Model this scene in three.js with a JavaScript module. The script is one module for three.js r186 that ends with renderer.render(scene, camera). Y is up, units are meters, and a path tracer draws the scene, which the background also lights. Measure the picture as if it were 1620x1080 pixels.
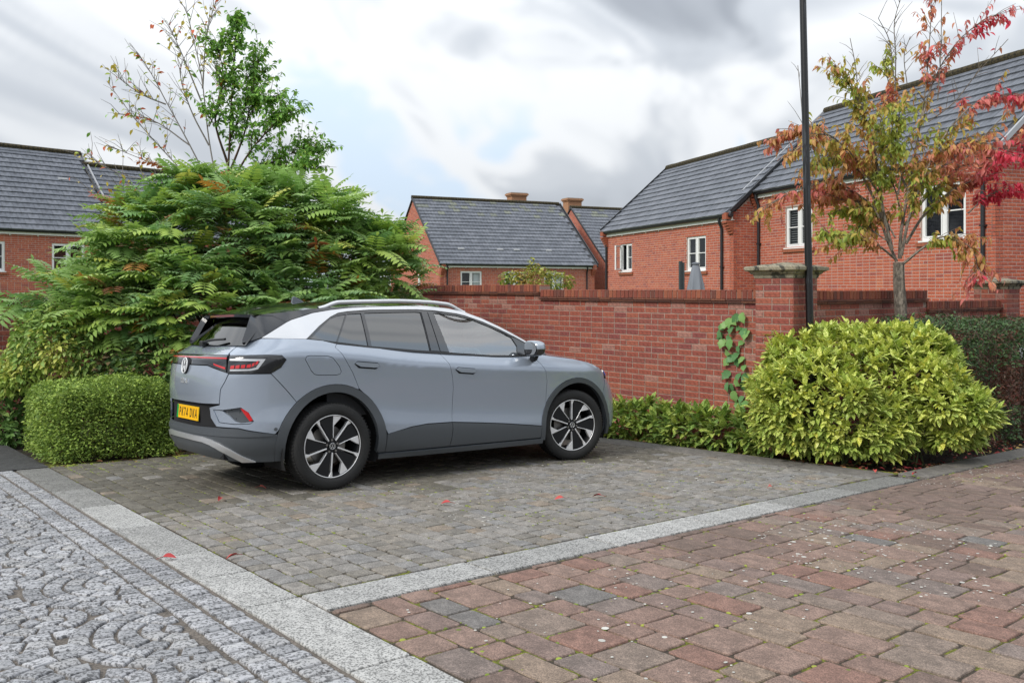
import * as THREE from 'three';
import { mergeGeometries } from 'three/addons/utils/BufferGeometryUtils.js';
import { RoundedBoxGeometry } from 'three/addons/geometries/RoundedBoxGeometry.js';
import { TextGeometry } from 'three/addons/geometries/TextGeometry.js';
import { FontLoader } from 'three/addons/loaders/FontLoader.js';

// ---------------------------------------------------------------- camera, sky, sun, exposure
const FPX = 1379, CAMY = 1.3, SLOPE = 75 / 1379;           // lens in pixels of a 1620 x 1080 frame; the courtyard falls away from the viewer
const scene = new THREE.Scene();
const camera = new THREE.PerspectiveCamera(2 * Math.atan(623 / FPX) * 180 / Math.PI, 1620 / 1246, 0.1, 2000);
camera.setViewOffset(1620, 1246, 0, 166, 1620, 1080);      // shift lens: level camera, horizon above the middle
camera.position.set(0, CAMY, 0);
camera.lookAt(0, CAMY, -10);
camera.updateMatrixWorld(true);
const renderer = new THREE.WebGLRenderer({ antialias: true });
renderer.toneMapping = THREE.LinearToneMapping;
renderer.toneMappingExposure = 1.62;
renderer.shadowMap.enabled = true;

function mulberry(a) { return () => { a |= 0; a = a + 0x6D2B79F5 | 0; let t = Math.imul(a ^ a >>> 15, 1 | a); t = t + Math.imul(t ^ t >>> 7, 61 | t) ^ t; return ((t ^ t >>> 14) >>> 0) / 4294967296; }; }
const smooth = t => t * t * (3 - 2 * t);
const clamp = (x, a = 0, b = 1) => Math.min(b, Math.max(a, x));
const mix = (a, b, t) => a + (b - a) * t;
const sstep = (a, b, x) => smooth(clamp((x - a) / (b - a)));
const RT = new Float32Array(65536); { const r = mulberry(77); for (let i = 0; i < 65536; i++) RT[i] = r(); }
function noise2(x, y, seed, wrap) {
  const X = Math.floor(x), Y = Math.floor(y); let u = x - X, v = y - Y; u = u * u * (3 - 2 * u); v = v * v * (3 - 2 * v);
  let x0 = X, x1 = X + 1, y0 = Y, y1 = Y + 1;
  if (wrap) { x0 = ((x0 % wrap) + wrap) % wrap; x1 = ((x1 % wrap) + wrap) % wrap; y0 = ((y0 % wrap) + wrap) % wrap; y1 = ((y1 % wrap) + wrap) % wrap; }
  const a = Math.imul(y0 + seed, 0x27d4eb2d), b = Math.imul(y1 + seed, 0x27d4eb2d), c = Math.imul(x0, 0x165667b1), d = Math.imul(x1, 0x165667b1);
  const H = k => { k = Math.imul(k ^ k >>> 15, 0x2c1b3c6d); return RT[(k ^ k >>> 13) & 65535]; };
  const p = H(a ^ c), q = H(a ^ d), r = H(b ^ c), t = H(b ^ d);
  return p + (q - p) * u + (r + (t - r) * u - p - (q - p) * u) * v;
}
function fbm(x, y, z, oct = 4, wrap = 0) { let a = 0.5, s = 0, n = 0, sd = Math.floor(z * 1013); for (let i = 0; i < oct; i++) { s += a * noise2(x, y, sd, wrap); n += a; a *= 0.5; x *= 2; y *= 2; sd += 7919; wrap *= 2; } return s / n; }

{ // a broken overcast sky: grey cloud bases, white tops, a few gaps of blue
  const w = 1280, h = 640, data = new Float32Array(w * h * 4);
  // soft lumps that steer the cloud field: azimuth (deg, + right), elevation (deg), size, weight (+ darker)
  const lumps = [[4, 18, 7, .13], [10, 16, 6, .10], [-8, 14, 6, .08], [-1, 12.5, 3.2, -.14], [-4.5, 8.5, 4, -.12], [-30, 9, 4, .08], [2, 8, 5, -.06], [11, 10, 6, -.08], [16, 15, 5, -.03], [-17, 7, 7, -.05], [-6, 5, 3, .08]];
  for (let j = 0; j < h; j++) {
    const el = ((j + .5) / h - .5) * Math.PI, y = Math.sin(el), c = Math.cos(el);
    for (let i = 0; i < w; i++) {
      const ph = ((i + .5) / w - .5) * 2 * Math.PI;         // three.js: u = atan2(z, x) / 2pi + .5
      const x = c * Math.cos(ph), z = c * Math.sin(ph), yy = Math.max(y, -.05) * 1.7;
      const px = x * 4.6 + yy * 2.6, pz = z * 4.6 - yy * 5.0;
      const wx = fbm(px * .9 + 9, pz * .9, 4.2, 3) - .5, wz = fbm(px * .9 + 40, pz * .9 + 5, 8.1, 3) - .5;
      let d = fbm(px + wx * 1.3 + 3.1, pz + wz * 1.3 + 7.7, 1.5, 6);
      d = (d - .5) * 1.25 + .535;
      const az = Math.atan2(x, -z) * 180 / Math.PI, eg = el * 180 / Math.PI;
      for (const [a, e, s, k] of lumps) { const q = ((az - a) ** 2 / 2.6 + (eg - e) ** 2) / (s * s); if (q < 6) d += k * Math.exp(-q); }
      const det = fbm(px * 4.2 + wx * 6, pz * 4.2 + wz * 6, 2.2, 5) - .5;
      d += det * .24;
      // d: thin -> thick cloud
      const blue = [.36, .43, .51], white = [.455, .47, .487], grey = [.30, .322, .352], dark = [.178, .195, .222];
      let r = [0, 1, 2].map(k => { let v = mix(blue[k], white[k], sstep(.19, .30, d)); v = mix(v, grey[k], sstep(.36, .56, d)); return mix(v, dark[k], sstep(.55, .82, d)) * (1 + 1.55 * Math.max(0, y)); });
      const hz = sstep(.12, 0, y) * .35; r = r.map((v, k) => mix(v, [.46, .485, .51][k], y > 0 ? hz : .55));
      if (y < 0) r = r.map(v => v * mix(1, .35, sstep(0, -.25, y)));
      const o = (j * w + i) * 4; data[o] = r[0]; data[o + 1] = r[1]; data[o + 2] = r[2]; data[o + 3] = 1;
    }
  }
  const sky = new THREE.DataTexture(data, w, h, THREE.RGBAFormat, THREE.FloatType);
  sky.mapping = THREE.EquirectangularReflectionMapping; sky.magFilter = THREE.LinearFilter; sky.minFilter = THREE.LinearFilter; sky.needsUpdate = true;
  scene.background = sky; scene.environment = sky;
}
const sun = new THREE.DirectionalLight(new THREE.Color(1, .95, .87), 1.5);
sun.position.set(-28, 30, 15); sun.target.position.set(0, 0, -9);
sun.castShadow = true; sun.shadow.radius = 26; sun.shadow.mapSize.set(2048, 2048);
Object.assign(sun.shadow.camera, { left: -30, right: 30, top: 30, bottom: -30, near: 1, far: 140 });
scene.add(sun, sun.target);

// ---------------------------------------------------------------- frames and helpers
const V = (x, y, z) => new THREE.Vector3(x, y, z);
const PHI = 39.4 * Math.PI / 180, CP = Math.cos(PHI), SP = Math.sin(PHI);
const EX = V(CP, -SLOPE * SP, -SP).normalize();            // along the parking bay, away to the right
const EY = V(0, 1, -SLOPE).addScaledVector(EX, 0).normalize();
const EZ = V().crossVectors(EX, EY).normalize(); EY.crossVectors(EZ, EX);
const siteQ = new THREE.Quaternion().setFromRotationMatrix(new THREE.Matrix4().makeBasis(EX, EY, EZ));
const site = (s, t, n = 0) => V().addScaledVector(EX, s).addScaledVector(EZ, -t).addScaledVector(EY, n);
const at = (u, v, F) => V((u - 810) / FPX * F, CAMY - (v - 457) / FPX * F, -F);     // a point of the place at forward distance F
const groundY = z => SLOPE * z;
const onGround = (x, F) => V(x, groundY(-F), -F);
const counts = {};
const numbered = n => { const k = counts[n] = (counts[n] ?? -1) + 1; return k ? `${n}_${String(k).padStart(3, '0')}` : n; };
function group(name, pos = V(0, 0, 0), turn = 0) { const g = new THREE.Group(); g.name = numbered(name); g.position.copy(pos); g.rotation.y = turn; scene.add(g); return g; }
function tag(o, label, category, grp) { Object.assign(o.userData, { label, category }); if (grp) o.userData.group = grp; return o; }
function struct(o) { o.userData.kind = 'structure'; return o; }
function mesh(name, geo, mat, parent = scene) { const m = new THREE.Mesh(geo, mat); m.name = parent === scene ? numbered(name) : name; m.castShadow = m.receiveShadow = true; parent.add(m); return m; }
const lin = (r, g, b) => new THREE.Color().setRGB(r, g, b);
function std(color, rough = .8, extra = {}) { return new THREE.MeshStandardMaterial({ color: Array.isArray(color) ? lin(...color) : color, roughness: rough, side: THREE.DoubleSide, ...extra }); }
function phys(color, rough, extra = {}) { return new THREE.MeshPhysicalMaterial({ color: Array.isArray(color) ? lin(...color) : color, roughness: rough, side: THREE.DoubleSide, ...extra }); }
function box(w, h, d, x = 0, y = 0, z = 0, r = 0) { const g = r ? new RoundedBoxGeometry(w, h, d, 2, r) : new THREE.BoxGeometry(w, h, d); return g.translate(x, y, z); }
const merge = list => mergeGeometries(list.map(g => g.index ? g.toNonIndexed() : g));
function tex(size, fn, { srgb = true, rep = 1, wrap = true } = {}) {
  const d = new Uint8Array(size * size * 4);
  for (let j = 0; j < size; j++) for (let i = 0; i < size; i++) { const c = fn(i / size, j / size), o = (j * size + i) * 4; for (let k = 0; k < 3; k++) d[o + k] = clamp(c[k]) * 255; d[o + 3] = 255; }
  const t = new THREE.DataTexture(d, size, size); t.magFilter = THREE.LinearFilter; t.minFilter = THREE.LinearMipmapLinearFilter; t.generateMipmaps = true;
  t.wrapS = t.wrapT = wrap ? THREE.RepeatWrapping : THREE.ClampToEdgeWrapping; t.repeat.set(rep, rep); if (srgb) t.colorSpace = THREE.SRGBColorSpace; t.needsUpdate = true; return t;
}
const g3 = v => [v, v, v];
// grains (uv in metres; each tile of texture spans 1/rep metres)
const T = {
  granite: tex(512, (u, v) => { const a = fbm(u * 72, v * 72, 1, 2, 72), s = fbm(u * 8, v * 8, 9, 3, 8); const k = sstep(.30, .56, a); return g3(mix(.66, 1.0, k) * mix(.86, 1.06, s)); }, { rep: 2.2 }),
  sett: tex(512, (u, v) => { const a = fbm(u * 44, v * 44, 3, 3, 44), b = fbm(u * 120, v * 120, 7, 2, 120), s = fbm(u * 6, v * 6, 2, 3, 6); const k = sstep(.33, .56, a * .72 + b * .28); const m = mix(.58, 1.0, k) * mix(.88, 1.06, s); return [m, m, m * 1.01]; }, { rep: 2.4 }),
  settBump: tex(512, (u, v) => g3(fbm(u * 40, v * 30, 3, 4, 10)), { srgb: false, rep: 2.4 }),
  grain: tex(512, (u, v) => { const a = fbm(u * 130, v * 130, 1, 2, 130), b = fbm(u * 10, v * 10, 4, 4, 10), c = sstep(.62, .72, fbm(u * 100, v * 100, 14, 2, 100)); const k = mix(.60, 1.08, a) * mix(.76, 1.14, b) + c * .1; return [k, k, k]; }, { rep: 2 }),
  grainBump: tex(512, (u, v) => g3(fbm(u * 90, v * 90, 1, 3, 90)), { srgb: false, rep: 2 }),
  mossy: tex(512, (u, v) => { const m = sstep(.42, .56, fbm(u * 12, v * 12, 3, 5, 12)), b = fbm(u * 90, v * 90, 5, 2, 90), c = fbm(u * 24, v * 24, 8, 3, 24); const k = mix(.55, 1.15, b); return [mix(.33, .42 + .16 * c, m) * k, mix(.29, .46 + .12 * c, m) * k, mix(.24, .13, m) * k]; }, { rep: .9 }),
  sand: tex(512, (u, v) => { const b = fbm(u * 110, v * 110, 5, 2, 110), c = fbm(u * 9, v * 9, 8, 4, 9); const k = mix(.6, 1.1, b) * mix(.75, 1.1, c); return [.49 * k, .455 * k, .42 * k]; }, { rep: 1.3 }),
  soil: tex(512, (u, v) => { const b = fbm(u * 60, v * 60, 5, 4, 60), c = fbm(u * 7, v * 7, 8, 4, 7), m = sstep(.52, .66, fbm(u * 9, v * 9, 12, 4, 9)); const k = mix(.4, 1.2, b) * mix(.7, 1.1, c); return [mix(.22, .25, m) * k, mix(.17, .27, m) * k, mix(.12, .10, m) * k]; }, { rep: .8 }),
  brick: tex(512, (u, v) => { const a = fbm(u * 110, v * 110, 1, 2, 110), b = fbm(u * 14, v * 22, 4, 4, 2); const k = mix(.72, 1.05, a) * mix(.74, 1.2, b); return [k, k * .985, k * .97]; }, { rep: 1.9 }),
  mortar: tex(256, (u, v) => { const a = fbm(u * 60, v * 60, 1, 3, 60); return g3(mix(.6, 1, a)); }, { rep: 2 }),
  tile: tex(512, (u, v) => { const a = fbm(u * 70, v * 70, 1, 3, 70), b = fbm(u * 5, v * 5, 4, 4, 5); const k = mix(.75, 1.05, a) * mix(.8, 1.15, b); return [k, k, k]; }, { rep: .8 }),
  bark: tex(256, (u, v) => { const a = fbm(u * 24, v * 8, 1, 4, 8), b = fbm(u * 10, v * 24, 6, 3, 2); const k = mix(.4, 1.15, a) * mix(.75, 1.1, b); return [k, k * .97, k * .92]; }, { rep: 3 }),
  stone: tex(512, (u, v) => { const a = fbm(u * 60, v * 60, 1, 3, 60), m = sstep(.5, .64, fbm(u * 8, v * 8, 4, 5, 8)), l = sstep(.6, .7, fbm(u * 14, v * 14, 9, 4, 14)); const k = mix(.7, 1.08, a); let c = [.62, .585, .50].map(x => x * k); c = c.map((x, i) => mix(x, [.20, .20, .175][i] * k, m * .8)); return c.map((x, i) => mix(x, [.58, .56, .46][i] * k, l * .5)); }, { rep: 1.6 }),
};
const CAM = V(0, CAMY, 0), _q = V();
function shown(p) { // rough size on screen of something at world point p (0 outside the frame)
  const F = -p.z; if (F < .5) return 0; const u = 810 + FPX * p.x / F, v = 457 - FPX * (p.y - CAMY) / F;
  return u < -10 || u > 1630 || v < -10 || v > 1090 ? 0 : 1 / F;
}
// Many alike pieces under one parent: the ones that show largest are meshes of their own, the rest one joined part of kind stuff.
function pieces(parent, name, items, base, tints, most = 300, score = null, restName = null) {
  parent.updateMatrixWorld(true);
  const mats = tints.map(c => { const m = base.clone(); m.color = lin(...c); return m; });
  for (const it of items) { _q.setFromMatrixPosition(it.m).applyMatrix4(parent.matrixWorld); it.s = (score ? score(_q) : 1) * shown(_q); }
  items.sort((a, b) => b.s - a.s);
  const own = items.slice(0, most).filter(i => i.s > 0);
  for (const it of own) { const m = mesh(name, it.g, mats[it.t], parent); m.applyMatrix4(it.m); }
  const rest = items.slice(own.length);
  if (rest.length) {
    const list = rest.map(it => { const g = it.g.clone().applyMatrix4(it.m), n = g.attributes.position.count, c = new Float32Array(n * 3), k = tints[it.t]; for (let i = 0; i < n; i++) c.set(k, i * 3); g.setAttribute('color', new THREE.BufferAttribute(c, 3)); return g; });
    const mm = base.clone(); mm.vertexColors = true; mm.color = lin(1, 1, 1);
    const r = mesh(restName ?? name + '_field', mergeGeometries(list), mm, parent); r.userData.kind = 'stuff';
  }
}
const M4 = (x, y, z, rx = 0, ry = 0, rz = 0, sx = 1, sy = sx, sz = sx) => new THREE.Matrix4().compose(V(x, y, z), new THREE.Quaternion().setFromEuler(new THREE.Euler(rx, ry, rz)), V(sx, sy, sz));
// A paving stone from an outline in (x, z): worn rounded rim, slightly uneven top at y = 0
function stone(poly, h = .05, bev = .009, rnd = Math.random, dome = .002, holeless = true) {
  const n = poly.length; let cx = 0, cz = 0; for (const p of poly) { cx += p[0] / n; cz += p[1] / n; }
  const pos = [], uv = [], ring = (k, y) => poly.map(p => { const dx = p[0] - cx, dz = p[1] - cz, l = Math.hypot(dx, dz) || 1; return [p[0] - dx / l * k, y, p[1] - dz / l * k]; });
  const A = ring(bev * 1.25, -bev * .12), B = ring(bev * .42, -bev * .5), C0 = ring(0, -bev * 1.5), D = ring(0, -h);
  const ou = rnd() * 3, ov = rnd() * 3;
  const tri = (...q) => { for (const p of q) { pos.push(...p); uv.push(p[0] + ou + p[1] * .5, p[2] + ov); } };
  const top = [cx, dome, cz];
  for (let i = 0; i < n; i++) { const j = (i + 1) % n; tri(top, A[i], A[j]); for (const [P, Q] of [[A, B], [B, C0], [C0, D]]) { tri(P[i], Q[i], Q[j]); tri(P[i], Q[j], P[j]); } }
  const g = new THREE.BufferGeometry(); g.setAttribute('position', new THREE.Float32BufferAttribute(pos, 3)); g.setAttribute('uv', new THREE.Float32BufferAttribute(uv, 2)); g.computeVertexNormals(); return g;
}
function rectOutline(w, d, r, jit, rnd) { // rounded, slightly ragged rectangle, clockwise seen from above is fixed by the caller's winding
  const o = [], hw = w / 2, hd = d / 2, J = () => (rnd() - .5) * jit;
  const c = [[-hw, -hd], [-hw, hd], [hw, hd], [hw, -hd]];
  for (let i = 0; i < 4; i++) { const p = c[i], q = c[(i + 1) % 4], L = Math.hypot(q[0] - p[0], q[1] - p[1]), dx = (q[0] - p[0]) / L, dz = (q[1] - p[1]) / L; o.push([p[0] + dx * r + J(), p[1] + dz * r + J()], [p[0] + dx * L * (.4 + rnd() * .2) + J(), p[1] + dz * L * .5 + J()], [q[0] - dx * r + J(), q[1] - dz * r + J()]); }
  return o;
}

// ---------------------------------------------------------------- ground and paving (local x = s along the bay, local z = -t, y up from the paving plane)
const siteGroup = name => { const g = group(name); g.quaternion.copy(siteQ); return struct(g); };
function sheet(s0, s1, t0, t1, y, mat, name, parent) { const g = new THREE.PlaneGeometry(s1 - s0, t1 - t0).rotateX(-Math.PI / 2).translate((s0 + s1) / 2, y, -(t0 + t1) / 2); const uv = g.attributes.uv, p = g.attributes.position; for (let i = 0; i < uv.count; i++) uv.setXY(i, p.getX(i), p.getZ(i)); return mesh(name, g, mat, parent); }
const mSoil = std([1, 1, 1], .95, { map: T.soil, bumpMap: T.grainBump, bumpScale: .012 });
const mMoss = std([.9, .9, .9], .95, { map: T.mossy, bumpMap: T.grainBump, bumpScale: .01 });
const mSand = std([1, 1, 1], .95, { map: T.sand, bumpMap: T.grainBump, bumpScale: .004 });
{
  const g = siteGroup('ground'); g.position.y = -.06;
  sheet(-60, 60, -20, 120, 0, mSoil, 'soil', g);
}
const rp = mulberry(11);
const pavers = { grey: std([1, 1, 1], .82, { map: T.grain, bumpMap: T.grainBump, bumpScale: .0022 }), granite: std([1, 1, 1], .8, { map: T.granite, bumpMap: T.grainBump, bumpScale: .0015 }), sett: std([1, 1, 1], .72, { map: T.sett, bumpMap: T.settBump, bumpScale: .0016 }) };
// --- granite band: one run beside the setts, one branching off along the red paving
{
  const g = siteGroup('granite_kerb_band'), items = [];
  sheet(1.64, 1.97, -1, 9.65, -.012, mSand, 'bedding', g);
  sheet(1.97, 7.9, 3.76, 4.08, -.0125, mSand, 'bedding', g);
  const tints = [[.43, .425, .41], [.37, .366, .352], [.47, .465, .448], [.30, .296, .282], [.22, .216, .202]];
  const joints = [9.62, 8.75, 8.1, 7.19, 6.23, 5.28, 4.68, 4.05, 3.02, 2.1, 1.2, .3];
  for (let i = 0; i + 1 < joints.length; i++) { const a = joints[i], b = joints[i + 1]; items.push({ g: stone(rectOutline(.283, a - b - .012, .006, .003, rp), .06, .005, rp, .001), m: M4(1.807, 0, -(a + b) / 2, 0, 0, (rp() - .5) * .004), t: i < 2 ? 4 : i === 2 ? 3 : Math.floor(rp() * 3) }); }
  for (let i = 0, s = 1.962; s < 7.85; i++) { const L = Math.min(i ? .99 + (rp() - .5) * .04 : 1.03, 7.9 - s); items.push({ g: stone(rectOutline(L - .012, .287, .006, .003, rp), .06, .005, rp, .001), m: M4(s + L / 2, 0, -3.918, (rp() - .5) * .004), t: s > 6.6 ? 4 : s > 5.3 ? 3 : i % 3 }); s += L; }
  pieces(g, 'granite_slab', items, pavers.granite, tints, 60);
}
// --- silver granite setts in scalloped fans with two straight edge courses
{
  const g = siteGroup('granite_sett_paving'), items = [], R0 = .48;
  sheet(-9, 1.655, -2, 9.6, -.013, mSand, 'joint_sand', g);
  const tints = [[.39, .392, .40], [.34, .342, .35], [.43, .432, .44], [.30, .303, .31], [.38, .378, .375]];
  const tint = () => Math.floor(rp() * 5);
  for (const [sc, w] of [[1.578, .13], [1.438, .125]]) for (let t = .8; t < 9.55;) { const L = .082 + rp() * .03; items.push({ g: stone(rectOutline(w - .012, L - .013, .008, .006, rp), .05, .006, rp, .003), m: M4(sc + (rp() - .5) * .006, (rp() - .5) * .004, -(t + L / 2), (rp() - .5) * .03, (rp() - .5) * .05, (rp() - .5) * .03), t: tint() }); t += L; }
  const FW = .96, FJ = .48, centre = (j, k) => [1.36 - j * FJ, 4.93 + (k + (j & 1 ? .5 : 0)) * FW];
  const covered = (s, t, j0) => { for (let j = Math.max(-1, j0 - 3); j < j0; j++) { const k0 = Math.round((t - 4.93) / FW - (j & 1 ? .5 : 0)); for (let k = k0 - 1; k <= k0 + 1; k++) { const [a, b] = centre(j, k); if (Math.hypot(s - a, t - b) < R0 - .008) return true; } } return false; };
  for (let j = -1; j < 12; j++) for (let k = -6; k < 7; k++) {
    const [cs, ct] = centre(j, k); if (ct > 9.9 || ct < .4) continue;
    for (let ri = 0; ri < 5; ri++) {
      const r0 = ri * .096, r1 = r0 + .096, n = ri ? Math.round(Math.PI * (r0 + r1) / .118) : 3, off = rp();
      for (let q = 0; q < n; q++) {
        const a0 = (q + off) / n * Math.PI * 2, a1 = a0 + Math.PI * 2 / n;
        const am = (a0 + a1) / 2, rm = (r0 + r1) / 2, sm = cs + Math.cos(am) * rm, tm = ct + Math.sin(am) * rm;
        if (sm > 1.40 || tm > 9.5 || covered(sm, tm, j)) continue;
        const gp = .0075, ja = () => (rp() - .5) * .006, P = (r, a) => [Math.min(cs + Math.cos(a) * r + ja(), 1.366), -(ct + Math.sin(a) * r) + ja()];
        const da = gp / Math.max(rm, .05), ri0 = Math.max(r0 + gp, .012), pts = [P(ri0, a0 + da), P(r1 - gp, a0 + da), P(r1 - gp, am), P(r1 - gp, a1 - da), P(ri0, a1 - da), P(ri0, am)];
        let ar = 0; for (let i = 0; i < 6; i++) { const p = pts[i], z = pts[(i + 1) % 6]; ar += p[0] * z[1] - z[0] * p[1]; } if (Math.abs(ar) / 2 < .0026) continue; if (ar > 0) pts.reverse();
        const gg = stone(pts.map(p => [p[0] - sm, p[1] + tm]), .05, .006, rp, .003);
        items.push({ g: gg, m: M4(sm, (rp() - .5) * .004, -tm, (rp() - .5) * .02, 0, (rp() - .5) * .02), t: tint() });
      }
    }
  }
  pieces(g, 'sett', items, pavers.sett, tints, 300);
}
// --- coursed block paving; rows run along t, their width varies
function blocks(gname, name, s0, s1, t0, t1, widths, lens, tints, pick, gap, bev, most, inside, h = .055) {
  const g = siteGroup(gname), items = [];
  sheet(s0 - .004, s1 + .004, t0 - .004, t1, -.0085, mMoss, 'joint_moss', g);
  for (let s = s0; s < s1 - .05;) {
    let w = widths[Math.floor(rp() * widths.length)]; if (s + w > s1 - .06) w = s1 - s;
    for (let t = t0 - rp() * .12; t < t1;) {
      let L = lens[Math.floor(rp() * lens.length)] * (.94 + rp() * .12), ta = Math.max(t, t0), tb = Math.min(t + L, t1);
      const sm = s + w / 2, tm = (ta + tb) / 2;
      if (tb - ta > .045 && inside(sm, tm)) items.push({ g: stone(rectOutline(w - gap * (.7 + rp() * .6), tb - ta - gap * (.7 + rp() * .6), .012, .006, rp), h, bev, rp, .0012), m: M4(sm + (rp() - .5) * .003, (rp() - .5) * .005, -tm, (rp() - .5) * .012, (rp() - .5) * .03, (rp() - .5) * .012), t: pick(sm, tm) });
      t += L;
    }
    s += w;
  }
  pieces(g, name, items, pavers.grey, tints, most); return g;
}
{ // red-brown rumbled blocks of the courtyard
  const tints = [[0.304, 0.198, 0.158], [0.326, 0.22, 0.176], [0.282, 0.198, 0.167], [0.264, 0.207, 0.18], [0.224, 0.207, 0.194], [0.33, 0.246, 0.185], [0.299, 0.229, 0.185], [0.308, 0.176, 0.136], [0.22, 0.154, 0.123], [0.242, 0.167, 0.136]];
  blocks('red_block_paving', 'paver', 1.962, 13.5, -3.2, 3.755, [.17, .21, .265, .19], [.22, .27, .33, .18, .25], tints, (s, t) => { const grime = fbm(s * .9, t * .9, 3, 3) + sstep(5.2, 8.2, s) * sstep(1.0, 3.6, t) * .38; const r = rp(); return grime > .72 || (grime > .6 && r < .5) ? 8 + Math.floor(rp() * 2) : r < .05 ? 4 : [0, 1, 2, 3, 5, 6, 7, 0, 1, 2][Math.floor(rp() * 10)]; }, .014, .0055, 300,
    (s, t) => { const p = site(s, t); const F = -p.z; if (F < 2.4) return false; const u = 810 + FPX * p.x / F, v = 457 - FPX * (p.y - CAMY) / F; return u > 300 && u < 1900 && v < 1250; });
}
{ // grey blocks of the parking bay, older and mossier towards the planting
  const tints = [[0.315, 0.295, 0.27], [0.345, 0.32, 0.29], [0.295, 0.284, 0.272], [0.312, 0.28, 0.238], [0.262, 0.24, 0.208], [0.33, 0.27, 0.21], [0.165, 0.15, 0.12], [0.192, 0.173, 0.136], [0.214, 0.195, 0.16]];
  blocks('parking_bay_paving', 'bay_block', 1.962, 7.66, 4.082, 10.6, [.125, .145, .16, .135], [.12, .15, .18, .21, .13], tints, (s, t) => { const d = fbm(s * 1.3, t * 1.3, 7, 4) * .55 + sstep(4.9, 7.6, t) * .62 + sstep(5.5, 7.6, s) * .2; const r = rp(); return d > .86 - r * .25 ? 6 + Math.floor(rp() * 3) : r < .05 ? 5 : Math.floor(rp() * 5); }, .010, .005, 300, (s, t) => !(t > 9.62 && s < 3.6));
}
{ // worn concrete edging beside the beds, dark tarmac path behind the hedge
  const g = siteGroup('concrete_edging'), items = [];
  sheet(7.66, 8.2, 4.08, 9.6, -.0125, mMoss, 'bedding', g);
  for (let t = 4.09; t < 9.3;) { const L = .88 + rp() * .06; items.push({ g: stone(rectOutline(.40, L - .01, .01, .004, rp), .06, .006, rp, .001), m: M4(7.87, (rp() - .5) * .004, -(t + L / 2)), t: Math.floor(rp() * 3) }); t += L; }
  for (let s = 8.1; s < 15;) { const L = .9; items.push({ g: stone(rectOutline(L - .01, .30, .01, .004, rp), .06, .006, rp, .001), m: M4(s + L / 2, (rp() - .5) * .004, -3.93), t: Math.floor(rp() * 3) }); s += L; }
  pieces(g, 'edging_slab', items, pavers.grey, [[.20, .185, .165], [.23, .21, .19], [.18, .168, .15]], 40);
  const pth = siteGroup('tarmac_path'); sheet(-9, 1.95, 9.62, 13.5, .004, std([.075, .075, .075], .93, { map: T.grain, bumpMap: T.grainBump, bumpScale: .006 }), 'tarmac', pth);
}

// ---------------------------------------------------------------- garden walls
const mBrick = std([1, 1, 1], .86, { map: T.brick, bumpMap: T.grainBump, bumpScale: .002 });
const mCoping = std([1, 1, 1], .85, { map: T.brick, bumpMap: T.grainBump, bumpScale: .003 });
const mMortar = std([.52, .38, .31], .95, { map: T.mortar });
const mStone = std([1, 1, 1], .88, { map: T.stone, bumpMap: T.grainBump, bumpScale: .005 });
const wallTints = [[.36, .098, .066], [.385, .11, .072], [.325, .086, .063], [.285, .08, .07], [.405, .125, .08], [.34, .097, .072], [.42, .20, .16], [.305, .095, .073]];
const brickGeo = {};
function brickBox(L, H, D, k = 0) { const key = [L.toFixed(3), H.toFixed(3), D.toFixed(3), k].join(); if (!brickGeo[key]) { const b = .0035, g = new THREE.BufferGeometry(), pos = [], uv = [], x = L / 2, y = H / 2, q = (a, c, d, e) => { for (const p of [a, c, d, a, d, e]) { pos.push(...p); uv.push(p[0] + k * .37 + p[2] * .7, p[1] + k * .53 + p[2] * .3); } };
  const f = [[-x + b, -y + b, 0], [x - b, -y + b, 0], [x - b, y - b, 0], [-x + b, y - b, 0]], e = [[-x, -y, -b], [x, -y, -b], [x, y, -b], [-x, y, -b]], c = e.map(p => [p[0], p[1], -D]);
  q(...f); for (let i = 0; i < 4; i++) { const j = (i + 1) % 4; q(f[j], f[i], e[i], e[j]); q(e[j], e[i], c[i], c[j]); }
  g.setAttribute('position', new THREE.Float32BufferAttribute(pos, 3)); g.setAttribute('uv', new THREE.Float32BufferAttribute(uv, 2)); g.computeVertexNormals(); brickGeo[key] = g; } return brickGeo[key]; }
// bricks of one face, laid in the plane z = 0 of frame Fm (x right, y up, z out); keep(x, y) clips, holes cut
function layBricks(out, Fm, x0, x1, y0, y1, rnd, tint, { holes = [], keep = null, headers = .08, D = .03, course = .075, len = .225, joint = .012 } = {}) {
  const n = Math.round((y1 - y0) / course);
  for (let i = 0; i < n; i++) {
    const y = y0 + (i + .5) * course;
    for (let x = x0 - (i % 2 ? len / 2 : 0); x < x1 - .02;) {
      const L = rnd() < headers ? len / 2 : len; let spans = [[Math.max(x, x0), Math.min(x + L, x1)]];
      for (const h of holes) if (y > h[2] && y < h[3]) spans = spans.flatMap(([a, b]) => [[a, Math.min(b, h[0])], [Math.max(a, h[1]), b]].filter(([p, q]) => q - p > .001));
      for (const [a, b] of spans) { const w = b - a - joint, xm = (a + b) / 2; if (w < .03 || (keep && !keep(xm, y))) continue; const wq = Math.round(w / .0125) * .0125; out.push({ g: brickBox(Math.min(w, wq || w), course - joint, D, Math.floor(rnd() * 3)), m: Fm.clone().multiply(M4(xm, y, (rnd() - .5) * .003, (rnd() - .5) * .006, (rnd() - .5) * .006, 0)), t: tint(xm, y) }); }
      x += L;
    }
  }
}
const I4 = new THREE.Matrix4();
function wallTurn(nx, nzWorld) { return Math.atan2(nx, nzWorld); } // rotation.y that turns local +z to the outward normal (nx, nz)
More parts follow.
